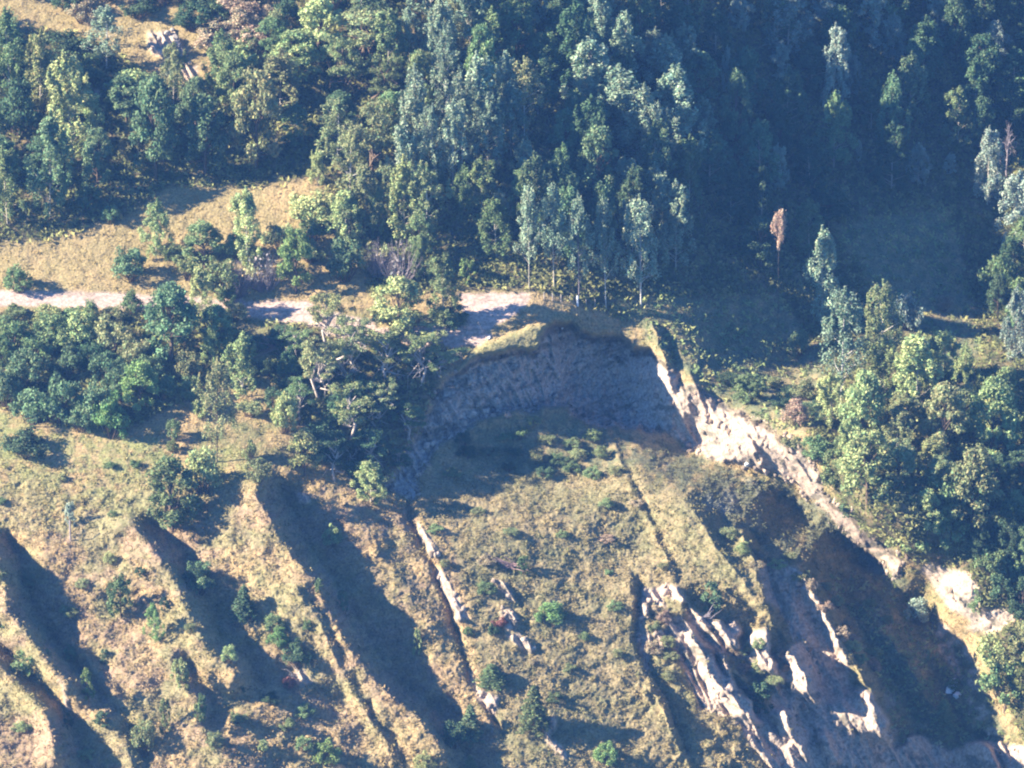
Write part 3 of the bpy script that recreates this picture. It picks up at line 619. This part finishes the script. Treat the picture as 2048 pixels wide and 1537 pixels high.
# crowns of the tall forest above the turning place: (x, top, width, height, kind, colour)
tall = [(895,60,62,200,'birch','pale'),(832,140,74,200,'poplar','pale'),(957,112,74,185,'poplar','pale'),(1010,110,54,150,'poplar','pale'),(925,155,84,170,'birch','pale'),(862,215,60,180,'birch','pale'),
 (745,205,110,150,'pine','olive'),(742,20,130,120,'pine','olive'),(690,70,90,130,'pine','mid'),(836,92,56,90,'pine','olive'),(700,250,80,150,'birch','olive'),(880,0,70,150,'poplar','pale'),(940,-30,80,150,'poplar','pale'),(985,20,80,120,'poplar','mid'),
 (905,205,66,180,'birch','pale'),(975,190,70,160,'poplar','pale'),(1050,283,56,80,'poplar','pale'),(1124,290,50,110,'poplar','mid'),(1095,350,66,60,'poplar','mid'),(1000,382,44,80,'poplar','pale'),(1250,315,58,95,'poplar','pale'),(820,20,60,110,'birch','pale'),(770,120,70,110,'pine','mid'),
 (680,180,70,90,'round','blue'),(710,120,60,60,'pine','mid'),(770,330,70,120,'birch','olive'),(730,330,70,130,'poplar','olive'),(690,380,60,110,'poplar','yellow'),(870,300,50,100,'poplar','mid'),(840,420,60,100,'round','mid'),(930,330,50,90,'poplar','mid'),
 (1178,70,88,150,'poplar','pale'),(1250,28,66,160,'poplar','pale'),(1312,58,58,110,'poplar','pale'),(1372,55,60,120,'poplar','pale'),(1240,135,116,150,'poplar','pale'),(1352,140,96,190,'poplar','pale'),(1335,225,70,150,'poplar','pale'),(1170,130,60,110,'poplar','pale'),(1410,200,44,110,'poplar','pale'),
 (1452,95,24,90,'poplar','silver'),(1575,-20,84,130,'poplar','silver'),(1560,90,40,70,'poplar','silver'),(1665,55,56,170,'poplar','silver'),(1745,-20,70,110,'poplar','silver'),(1785,30,50,90,'poplar','silver'),(1872,-20,56,90,'poplar','silver'),(1990,45,54,90,'poplar','silver'),(1700,110,40,80,'poplar','silver'),(1650,0,60,70,'poplar','silver'),
 (1310,330,50,110,'poplar','pale'),(1265,400,60,120,'poplar','pale'),(1150,180,60,90,'poplar','mid'),(1090,60,70,90,'poplar','mid'),(1140,0,70,70,'poplar','yellow'),(1210,-20,70,80,'poplar','pale'),(1558,290,40,90,'poplar','silver'),(1480,-10,50,70,'poplar','silver')]
TODO = []
for x, t, w_, h_, k, c in tall:
    kd = {'birch': 'airy pale birch', 'poplar': 'tall pale poplar' if c in ('pale', 'silver') else 'tall green poplar', 'pine': 'spreading pine', 'round': 'leafy blue green tree'}[k]
    TODO.append((plant(k, x, t + h_ * 1.05, h_ * 1.05, w_ * 1.22, c, 'x', 'tall trees standing out of the forest', bark='brown' if k == 'pine' else None), kd, 'tall forest', x, t + 20))
# pines with bare silvery limbs between track and scarp
for x, y, h, w_, c, lb in [(655,700,112,100,'yellow','flat-topped pine at the bend of the track'),(590,720,66,90,'mid','small spreading pine above the brush pile'),(640,800,140,100,'olive','pine with forked silver trunk, left of the pine group'),
  (705,760,120,100,'olive','pine beside the forked silver trunk, open crown'),(775,765,110,100,'yellow','pine with bare pale limbs in the middle of the group'),(840,770,105,90,'mid','pine leaning over the top of the left scarp'),
  (700,880,105,110,'yellow','low pine in front of the silver trunks'),(815,878,82,96,'mid','umbrella pine hanging over the dark scarp foot'),(760,860,90,90,'olive','pine at the lower middle of the pine group'),
  (880,752,56,76,'yellow','pine at the lip of the left scarp'),(925,722,26,44,'mid','small pine bush right of the lip pine'),(862,700,50,76,'yellow','short pine under the track beside the turning place'),(600,840,90,76,'mid','pine left below the forked silver trunk'),(720,700,50,60,'mid','small pine below the bend of the track'),
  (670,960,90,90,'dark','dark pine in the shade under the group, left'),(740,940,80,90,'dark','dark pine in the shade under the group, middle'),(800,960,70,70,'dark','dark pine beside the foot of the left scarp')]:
    plant('pine', x, y, h, w_, c, lb)
for x, y, h, w_, lb in [(650,800,105,90,'dead forked silver tree among the left pines'),(697,770,85,70,'dead silver tree right of the forked one'),(772,765,75,100,'dead pale tree with sideways limbs in the pine group'),(850,720,60,80,'dead curved pale tree under the track'),(880,790,45,80,'dead branches reaching over the dark scarp'),(700,925,60,60,'dead bent stem in the dark below the pines')]:
    plant('dead', x, y, h, w_, 'tan', lb)
for x, y, h, w_, c, lb, g in [(25,705,75,80,'mid',0,0),(100,690,74,80,'mid',0,0),(160,690,70,72,'yellow',0,0),(222,700,74,76,'olive',0,0),(268,735,74,74,'olive',0,0),(50,780,84,84,'blue',0,0),(125,845,100,90,'blue',0,0),(190,850,94,84,'blue',0,0),(62,850,74,80,'blue',0,0),(10,815,90,74,'blue',0,0),(135,760,74,84,'dark',0,0),(215,775,74,84,'blue',0,0),(70,725,60,70,'mid',0,0),(190,735,60,70,'dark',0,0),(245,800,70,70,'blue',0,0),(300,760,60,60,'mid',0,0),(320,800,60,70,'mid',0,0),(375,760,60,60,'olive',0,0),(130,700,60,60,'yellow',0,0),(0,730,60,60,'mid',0,0),(380,800,50,60,'mid',0,0),(160,860,60,70,'blue',0,0)]:
    up = 'upper' if y < 745 else 'lower'; cn = {'mid': 'mid green', 'yellow': 'yellow green', 'olive': 'olive', 'blue': 'bluish green', 'dark': 'dark'}[c]
    lb = f'{cn} shrub in the {up} part of the thicket below the track'
    TODO.append((plant('shrub', x, y, h, w_, c, 'x', 'shrubs of the thicket below the track'), cn + ' shrub', up + ' thicket below track', x, y - h / 2))
for x, y, h, w_, c in [(30,642,34,60,'mid'),(95,648,38,66,'yellow'),(150,646,34,60,'mid'),(225,644,36,60,'olive'),(266,630,50,46,'mid'),(470,640,40,56,'olive'),(455,612,44,40,'mid')]:
    cn = {'mid': 'mid green', 'yellow': 'yellow green', 'olive': 'olive'}[c]
    TODO.append((plant('shrub', x, y, h, w_, c, 'x', 'low shrubs along the edge of the track'), cn + ' low shrub', 'track edge', x, y - h / 2))
# ------------------------------------------------------------------ woods behind and between: every tree its own object
CN = dict(pale='pale', mid='green', dark='dark', blue='bluish green', yellow='yellow green', bright='bright green', olive='olive', silver='silvery', tan='tan')
KN = dict(poplar='poplar', birch='birch', round='tree', shrub='bush', juniper='upright bush', twiggy='thicket', pine='pine')
def fill(polyg, step, kinds, hr, wr, place, group, sd, keep=.55):
    r = np.random.default_rng(sd); p = np.array(polyg, float); pts = []
    xs = np.arange(p[:, 0].min(), p[:, 0].max(), step); ys = np.arange(p[:, 1].min(), p[:, 1].max(), step * .8)
    for j, y in enumerate(ys):
        for x in xs:
            q = (x + (j % 2) * step / 2 + r.normal() * step * .22, y + r.normal() * step * .2)
            if poly(polyg, np.array([q[0]]), np.array([q[1]]))[0]: pts.append(q)
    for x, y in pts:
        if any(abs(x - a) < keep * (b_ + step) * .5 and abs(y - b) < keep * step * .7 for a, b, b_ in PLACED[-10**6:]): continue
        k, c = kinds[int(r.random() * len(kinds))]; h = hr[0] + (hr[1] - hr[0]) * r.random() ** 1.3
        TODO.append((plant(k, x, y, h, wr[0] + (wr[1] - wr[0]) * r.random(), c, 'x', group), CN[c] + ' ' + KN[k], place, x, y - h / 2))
fill([(640,230),(700,150),(720,20),(760,-60),(1080,-60),(1080,540),(960,580),(900,560),(740,560),(700,480),(650,420)], 70, [('poplar','mid'),('birch','olive'),('round','mid'),('poplar','pale'),('poplar','blue')], (115,185), (70,104),
     'dense stand above turning place', 'trees packed into the dense stand above the turning place', 11)
fill([(1080,-60),(1480,-60),(1480,420),(1380,600),(1100,590)], 76, [('poplar','mid'),('poplar','dark'),('poplar','pale'),('round','blue'),('poplar','blue')], (105,180), (72,108),
     'dark forest gully', 'trees of the dark forest gully', 12)
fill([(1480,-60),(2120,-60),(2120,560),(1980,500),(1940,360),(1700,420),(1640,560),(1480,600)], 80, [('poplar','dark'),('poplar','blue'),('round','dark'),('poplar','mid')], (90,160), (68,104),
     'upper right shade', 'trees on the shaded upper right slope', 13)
fill([(-60,-40),(20,-40),(30,150),(120,120),(220,150),(330,190),(560,130),(620,20),(720,20),(690,150),(640,230),(640,330),(560,300),(540,350),(330,355),(200,420),(-60,440)], 62, [('poplar','mid'),('round','mid'),('shrub','dark'),('round','blue'),('poplar','olive')], (80,140), (64,96),
     'upper left wood', 'trees filling the upper left wood', 14, .7)
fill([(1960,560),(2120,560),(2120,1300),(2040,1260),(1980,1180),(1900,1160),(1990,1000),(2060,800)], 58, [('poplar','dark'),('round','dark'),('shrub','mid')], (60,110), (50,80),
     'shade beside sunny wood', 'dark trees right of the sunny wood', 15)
fill([(1660,800),(1800,720),(1990,760),(2040,900),(1990,1060),(1800,1110),(1720,1010)], 50, [('poplar','yellow'),('round','olive'),('poplar','olive'),('round','yellow')], (90,140), (66,96),
     'sunny right wood', 'trees filling the sunny right wood', 16, .8)
fill([(560,640),(640,700),(860,720),(840,820),(780,900),(740,980),(640,930),(560,850)], 50, [('shrub','mid'),('shrub','dark'),('round','dark')], (45,80), (50,80),
     'scrub under pines', 'bushes beneath the pines on the steep bank', 17, .6)
fill([(430,640),(560,650),(560,850),(470,870),(440,780)], 46, [('shrub','mid'),('shrub','olive'),('shrub','dark')], (34,56), (44,64),
     'scrub by brush pile', 'bushes between lower meadow and brush pile', 18, .7)
fill([(250,530),(400,490),(560,490),(640,440),(720,440),(750,560),(640,580),(430,600),(250,570)], 46, [('shrub','mid'),('shrub','olive'),('twiggy','olive'),('shrub','yellow')], (36,60), (46,66),
     'thicket above the track', 'bushes in the mixed thicket above the track', 19, .7)
fill([(1400,740),(1480,745),(1640,800),(1640,900),(1560,860),(1470,800)], 44, [('shrub','olive'),('shrub','dark'),('shrub','mid')], (16,34), (34,58),
     'bank above scarp', 'low bushes above the scarp', 20)
fill([(140,-60),(500,-60),(570,60),(545,125),(470,120),(400,50),(300,45),(280,75),(240,60),(120,60)], 44, [('shrub','mid'),('shrub','tan'),('shrub','dark'),('shrub','olive')], (36,64), (54,86),
     'scrub above the quarry', 'bushes of the scrub above the quarry', 23, .6)
fill([(-20,1120),(200,1100),(480,1150),(620,1250),(700,1400),(640,1537),(-20,1537)], 72, [('shrub','mid'),('juniper','dark'),('shrub','olive'),('shrub','yellow')], (20,40), (22,44),
     'lower left ribs', 'small bushes on the lower left ribs', 24, .9)
fill([(0,880),(200,900),(440,940),(420,1020),(0,1060)], 80, [('shrub','olive'),('shrub','mid')], (12,22), (20,36),
     'lower left meadow', 'low bushes on the lower left meadow', 25, .9)
fill([(850,1020),(1300,1000),(1360,1160),(1240,1180),(1240,1537),(1000,1537),(930,1300)], 84, [('shrub','olive'),('shrub','mid'),('shrub','tan')], (10,20), (20,40),
     'central slope', 'low bushes on the central slope', 26, .9)
fill([(1440,1060),(1540,1130),(1600,1110),(1680,1200),(1800,1400),(1790,1450),(1740,1380),(1640,1210),(1580,1140),(1520,1160),(1470,1120)], 34, [('shrub','olive'),('shrub','tan'),('shrub','yellow')], (14,30), (26,46),
     'crest beside the big chute', 'bushes on the crest beside the big chute', 27, .6)
fill([(1300,1200),(1340,1220),(1350,1380),(1310,1340),(1290,1280)], 30, [('shrub','tan'),('shrub','olive')], (16,30), (26,44),
     'eroded hollow', 'bushes in the eroded hollow', 28, .5)
fill([(1450,1310),(1560,1290),(1575,1330),(1540,1400),(1480,1400)], 32, [('shrub','tan'),('shrub','olive')], (16,28), (28,44),
     'block in the hollow', 'bushes on the grassy block in the hollow', 29, .5)
fill([(880,880),(1060,840),(1230,880),(1260,960),(1100,960),(900,960)], 48, [('shrub','mid'),('shrub','dark'),('shrub','olive')], (16,30), (26,48),
     'shelf below scarp', 'low bushes on the sunken shelf', 21)
fill([(1700,1150),(1800,1180),(1960,1340),(2020,1500),(1860,1500),(1790,1340)], 64, [('shrub','mid'),('shrub','dark'),('shrub','olive')], (12,24), (24,40),
     'shaded ravine', 'low bushes in the shaded ravine', 22)
ORD = ['', ', second nearest', ', third nearest', ', fourth nearest', ', fifth nearest', ', sixth nearest', ', seventh nearest', ', eighth nearest', ', ninth nearest', ', tenth nearest']
MARKS = """85 25 the small upper left meadow;213 80 the slim quarry birch;335 90 the rocky quarry patch;148 200 the pale yellow poplar;312 260 the big meadow-end tree;512 250 the branchy meadow-row tree;450 400 the upper meadow;640 60 the wide yellow crown;809 400 the bright conical poplar;745 250 the grey spreading pine;895 130 the tallest forest birch;955 230 the tall pale poplar row;1080 470 the bare-stemmed birch pair;1212 500 the slim lone aspen;1270 190 the shaggy poplar cluster;1452 140 the narrow sunlit sapling;1665 130 the twin-plumed sunlit poplar;1580 40 the pale poplar at the top edge;1990 90 the pale poplar near the top corner;1556 460 the rust-leaved tree;1836 330 the lone pale bush;1717 310 the thin pale sapling;2015 280 the bare purple tree;1644 550 the tall pale edge poplar;1682 690 the two-stemmed birch;1815 610 the silvery willow;1928 740 the small pointed tree;1985 830 the rounded grove tree;1735 930 the broad scarp-end tree;1810 1030 the big grove-foot tree;1900 1190 the pale crumbling bank;222 830 the lone round bush;280 770 the bright rounded tree;342 640 the large roadside tree;555 700 the brush pile;795 610 the big round track tree;650 730 the forked silver trunk;815 840 the umbrella pine;1000 700 the turf lip;1904 1378 the white ravine rock;592 520 the vivid thicket tree;494 460 the pale thicket poplar;345 980 the big meadow-edge bush;400 1150 the round rib bush;360 1345 the egg-shaped tree;66 1310 the wide left bush;652 1500 the vivid low bush;1068 1410 the leaning spruce;1102 1230 the round slope bush;1300 1180 the hollow's dark head;1520 1390 the dark hollow juniper;1424 1190 the blue green juniper;1020 1240 the pale bare patch;1620 1250 the smooth shaded chute;1800 550 the shaded clearing;1100 880 the sunken shelf;1470 920 the scarp foot"""
MARKS = [(float(a.split(' ', 2)[0]), float(a.split(' ', 2)[1]), a.split(' ', 2)[2]) for a in MARKS.split(';')]
DIRS = ['right of', 'above and right of', 'above', 'above and left of', 'left of', 'below and left of', 'below', 'below and right of']
cells = {}
for o, look, place, x, y in TODO:
    mx, my, nm = min(MARKS, key=lambda m: math.hypot(m[0] - x, m[1] - y)); d = math.hypot(mx - x, my - y); k = int(round(math.atan2(my - y, x - mx) / (math.pi / 4))) % 8
    rel = ('close by ' if d < 14 else ('just ' if d < 55 else '') + DIRS[k] + ' ')
    cells.setdefault(f'{look} {rel}{nm}', []).append((d, o))
for lb, l in cells.items():
    l.sort(key=lambda t: t[0])
    for i, (x, o) in enumerate(l): o['label'] = lb + ORD[min(i, 9)]
# ------------------------------------------------------------------ ground cover nobody could count
def cover(name, n, cond, size, tint, label, hgt, sd, rbox=(-300, -200, 2350, 1800)):
    r = np.random.default_rng(sd); x = rbox[0] + (rbox[2] - rbox[0]) * r.random(n); y = rbox[1] + (rbox[3] - rbox[1]) * r.random(n)
    k = cond(x, y) > r.random(n); x = x[k]; y = y[k]; n = len(x); Wb = Wat(x, y); P = to_world(x, y, Wb); m = 5
    P = np.repeat(P, m, 0) + r.normal(size=(n * m, 3)) * [size * .55, size * .55, size * .3] + np.array([0, -.3, .55]) * (hgt * r.random((n * m, 1)))
    nr = r.normal(size=(n * m, 3)) * .6 + [0, -.7, .6]; nr /= np.linalg.norm(nr, axis=1)[:, None]; a = np.cross(nr, r.normal(size=(n * m, 3))); a /= np.linalg.norm(a, axis=1)[:, None]; b = np.cross(nr, a)
    s = size * (.3 + .45 * r.random((n * m, 1))); V_ = np.stack([P - a * s, P + b * s * .8, P + a * s], 1).reshape(-1, 3)
    ix = np.clip(np.searchsorted(ax, x), 0, len(ax) - 1); iy = np.clip(np.searchsorted(ay, y), 0, len(ay) - 1)
    c = col[iy, ix] * (.82 + .5 * r.random((n, 1))) * tint; c = np.repeat(c, m * 3, 0)
    o = link(name, mesh_np(name, V_, np.arange(n * m * 3).reshape(-1, 3), m_cover, c), kind='stuff', label=label)
m_cover = leaf_mat('low growth', (1, 1, 1), .2)
open_ = (1 - E) * (1 - T) * (1 - Fm)
cover('grass_tufts', 150000, lambda x, y: mask_at(open_, x, y) * (.35 + .65 * (y > 930)) * (fbm(x / 14, y / 12, 81, 2) > -.25), .34, [1.05, 1.04, .92], 'dry grass and low heath tufts over the open slopes', .35, 31)
cover('heath', 17000, lambda x, y: mask_at(open_, x, y) * (y > 900) * (fbm(x / 22, y / 18, 85, 3) > .12), .5, [.68, .76, .66], 'darker low heath clumps over the lower slopes', .55, 34)
cl_m = blur(clearing, 6)
cover('undergrowth', 110000, lambda x, y: np.clip(mask_at(Fm, x, y) + .28 * mask_at(cl_m, x, y) + .25 * mask_at(ravine, x, y) * (y > 1150), 0, 1) * (1 - mask_at(E, x, y)), .7, [1.1, 1.35, 1.0], 'dark undergrowth under the trees', .9, 32)
cover('scarp_lip_plants', 26000, lambda x, y: (mask_at(E, x, y) > .3) * (x > 1000) * (fbm(x / 16, y / 16, 83, 3) > .30), .38, [.55, .6, .35], 'small plants clinging to the crumbling earth', .3, 33)
# ------------------------------------------------------------------ single things
def part_mesh(name, T, m): return T.mesh(name, m, np.array([1., 1, 1]))
def foot(x, y, dz=0): return to_world(x, y, Wat(x, y)[0]) + np.array([0, 0, dz])
def sticks(name, x, y, n, L, spread, m, label, cat, sd, ang=0, flat=.25):
    r = np.random.default_rng(sd); T = Tubes(); kx = np.array([math.cos(ang), 0, math.sin(ang)])
    for i in range(n):
        d = kx * (1 if r.random() < .7 else -.4) + r.normal(size=3) * spread; d[1] -= .1; d /= np.linalg.norm(d); l = L * (.5 + .6 * r.random())
        p = r.normal(size=3) * [.5, .2, .2] + [0, -.3, .35]; T.add([p, p + d * l * .5 + r.normal(size=3) * .12, p + d * l], [.06, .045, .015], 4)
    o = link(name, part_mesh(name, T, m), label=label, category=cat); o.location = foot(x, y)
sticks('brush_pile', 555, 700, 90, 4.2, .35, BARK['pink'], 'pinkish pile of cut brush lying below the track', 'brush pile', 1, R(-45))
sticks('fallen_branches', 1030, 1135, 40, 3.6, .25, BARK['pink'], 'pale pink fallen dead branches on the central slope', 'branches', 2, R(160))
sticks('fallen_sticks', 590, 1350, 14, 3.0, .22, BARK['silver'], 'pale sticks lying on the rib left of the central shadow', 'branches', 3, R(-35))
sticks('fallen_branch', 1410, 1240, 12, 2.4, .3, BARK['grey'], 'dead branches at the head of the eroded hollow', 'branches', 4, R(40))
def boulder(x, y, s, m, label, group=None, st=(1, 1, 1), sd=0):
    import bmesh
    bm = bmesh.new(); bmesh.ops.create_icosphere(bm, subdivisions=3, radius=.5); r = np.random.default_rng(sd); q = r.random(3) * 20
    pl = [(r.normal(size=3), .30 + .15 * r.random()) for _ in range(9)]
    for v in bm.verts:
        c = np.array(v.co)
        for nrm, dd in pl:
            nrm = nrm / np.linalg.norm(nrm); t = c @ nrm - dd
            if t > 0: c = c - nrm * t
        v.co = c * st * (1 + .06 * math.sin(c[0] * 17 + q[0]) * math.sin(c[2] * 13 + q[1]))
    me = bpy.data.meshes.new('boulder'); bm.to_mesh(me); bm.free(); me.materials.append(m)
    o = link('boulder', me, label=label, category='rock', **({'group': group} if group else {})); o.location = foot(x, y, s * .15); o.scale = (s, s, s); o.rotation_euler = (r.random(), r.random(), r.random() * 3)
m_rock = bark_mat('pale rock', (.36,.31,.26), (.22,.19,.16), 4); m_white = bark_mat('white limestone', (.80,.80,.78), (.66,.66,.66), 2)
boulder(1904, 1378, 2.4, m_white, 'tall white rock standing in the shaded ravine', st=(.6, .6, 1.5), sd=1)
boulder(1914, 1394, 1.3, m_white, 'smaller pale rock just below the tall white one', sd=2)
boulder(1496, 930, 1.3, m_white, 'flat white stone at the foot of the sunny scarp', st=(1.5, .7, .5), sd=3)
boulder(1124, 657, .5, m_white, 'small white stone under the turf lip of the scarp', sd=4)
for i, (x, y, s) in enumerate([(318,80,1.0),(335,70,1.2),(350,78,1.1),(342,95,.9),(326,100,.8),(360,92,.8),(312,96,.7),(372,110,.8),(380,128,.7),(345,62,.8),(330,88,.7),(366,120,.6)]):
    boulder(x, y, s, m_rock, 'pale boulder lying on the rocky quarry patch at upper left', 'boulders on the quarry patch', sd=10 + i)
for i in range(16):
    x = 640 + 95 * random.random(); y = 633 + (x - 640) * .12 + random.uniform(-4, 6); boulder(x, y, random.uniform(.35, .8), m_rock, 'rubble stone on the bank at the track bend', 'rubble stones at the track bend', sd=40 + i)
# rubble: broken earth lying on and below the bare slopes, too many pieces to count
def rubble(name, n, cond, smin, smax, sd, label):
    r = np.random.default_rng(sd); x = 250 + 1850 * r.random(n); y = 600 + 960 * r.random(n); k = cond(x, y) > r.random(n); x = x[k]; y = y[k]; n = len(x)
    P = to_world(x, y, Wat(x, y)); s = (smin + (smax - smin) * r.random(n) ** 3)[:, None, None]
    cube = np.array([(a, b_, c) for a in (-1, 1) for b_ in (-1, 1) for c in (-1, 1)], float); fc = np.array([(0, 1, 3, 2), (4, 6, 7, 5), (0, 4, 5, 1), (2, 3, 7, 6), (0, 2, 6, 4), (1, 5, 7, 3)])
    V_ = (cube[None] * (.6 + .5 * r.random((n, 8, 3)))) * s * .5; a = r.random(n) * 6.28; ca_, sa_ = np.cos(a)[:, None], np.sin(a)[:, None]
    X_, Y_, Z_ = V_[..., 0] * ca_ - V_[..., 2] * sa_, V_[..., 1], V_[..., 0] * sa_ + V_[..., 2] * ca_; V_ = np.stack([X_, Y_ * .8 + X_ * .3, Z_], -1) + P[:, None, :]
    F_ = (fc[None] + (np.arange(n) * 8)[:, None, None]).reshape(-1, 4)
    ix = np.clip(np.searchsorted(ax, x), 0, len(ax) - 1); iy = np.clip(np.searchsorted(ay, y), 0, len(ay) - 1)
    c = np.repeat(soil[iy, ix] * (.55 + .75 * r.random((n, 1))), 8, 0); link(name, mesh_np(name, V_.reshape(-1, 3), F_, m_earth, c), kind='stuff', label=label)
foot_line = blur(scarp, 10) * (1 - blur(scarp, 3)) * 3 * (wy > 820)
rubble('rubble', 60000, lambda x, y: np.clip(mask_at(E, x, y) * (1 - .75 * (x > 1350)) * (.08 + .35 * (fbm(x / 24, y / 20, 88, 3) > .1)) + mask_at(foot_line, x, y), 0, 1), .18, 1.1, 5, 'broken clods and stones on the bare earth slopes')
# fence at the edge of the turning place: posts with wires, one white marker post, one leaning sign plate
def box(T_, c, s):
    pass
def post(name, x, y, h, rad, m, label, cat, tilt=0, group=None):
    T = Tubes(); T.add([(0, 0, -.3), (0, 0, h * .6), (0, 0, h - .05), (0, 0, h)], [rad, rad * .95, rad * .9, rad * .3], 8)
    o = link(name, part_mesh(name, T, m), label=label, category=cat, **({'group': group} if group else {})); o.location = foot(x, y); o.rotation_euler = (0, tilt, 0); return o
post('marker_post', 1155, 611, 1.6, .17, m_white, 'white marker post at the shaded end of the fence', 'post')
for x, y in [(1088,600),(1105,602),(1122,604),(1140,607),(1172,612),(1190,614)]:
    post('fence_post', x, y, 1.3, .06, BARK['silver'], 'thin grey fence post beside the turning place', 'fence post', group='fence posts beside the turning place')
post('leaning_pole', 966, 668, 2.2, .05, BARK['silver'], 'thin leaning pole above the white bundle', 'pole', tilt=-.35)
boulder(978, 678, .75, m_white, 'small white bundle lying on the grassy bank under the turning place', st=(.8, .6, 1.2), sd=5)
post('bare_trunk', 141, 1082, 3.4, .13, BARK['grey'], 'grey dead stem standing at the lower meadow edge', 'dead tree')
plant('juniper', 141, 1052, 56, 26, 'silver', 'thin silvery sapling at the lower meadow edge above the dead stem')
for x, y, s in ((600,692,34),(578,688,26),(612,682,24)):
    plant('shrub', x, y, s, s * 1.2, 'red', 'red leaved shrub beside the brush pile', 'red shrubs beside the brush pile')
# ------------------------------------------------------------------ haze
HD = 0.000092
zs = V[:, 2]; x0, x1 = V[:, 0].min() - 30, V[:, 0].max() + 30; y0, y1 = CAM[1] - 20, V[:, 1].max() + 20; z0, z1 = zs.min() - 1, max(CAM[2], zs.max() + 30) + 5
bv = np.array([(x, y, z) for x in (x0, x1) for y in (y0, y1) for z in (z0, z1)])
bf = np.array([(0, 1, 3, 2), (4, 6, 7, 5), (0, 4, 5, 1), (2, 3, 7, 6), (0, 2, 6, 4), (1, 5, 7, 3)])
def hz(n, out):
    v = N(n, 'ShaderNodeVolumePrincipled'); v.inputs['Color'].default_value = (.15, .38, .9, 1); v.inputs['Density'].default_value = HD; v.inputs['Anisotropy'].default_value = .1
    n.links.new(v.outputs[0], out.inputs['Volume'])
hm = mat('haze', hz); link('haze', mesh_np('haze', bv, bf, hm), kind='stuff', label='thin blue air haze between the viewer and the hillside')
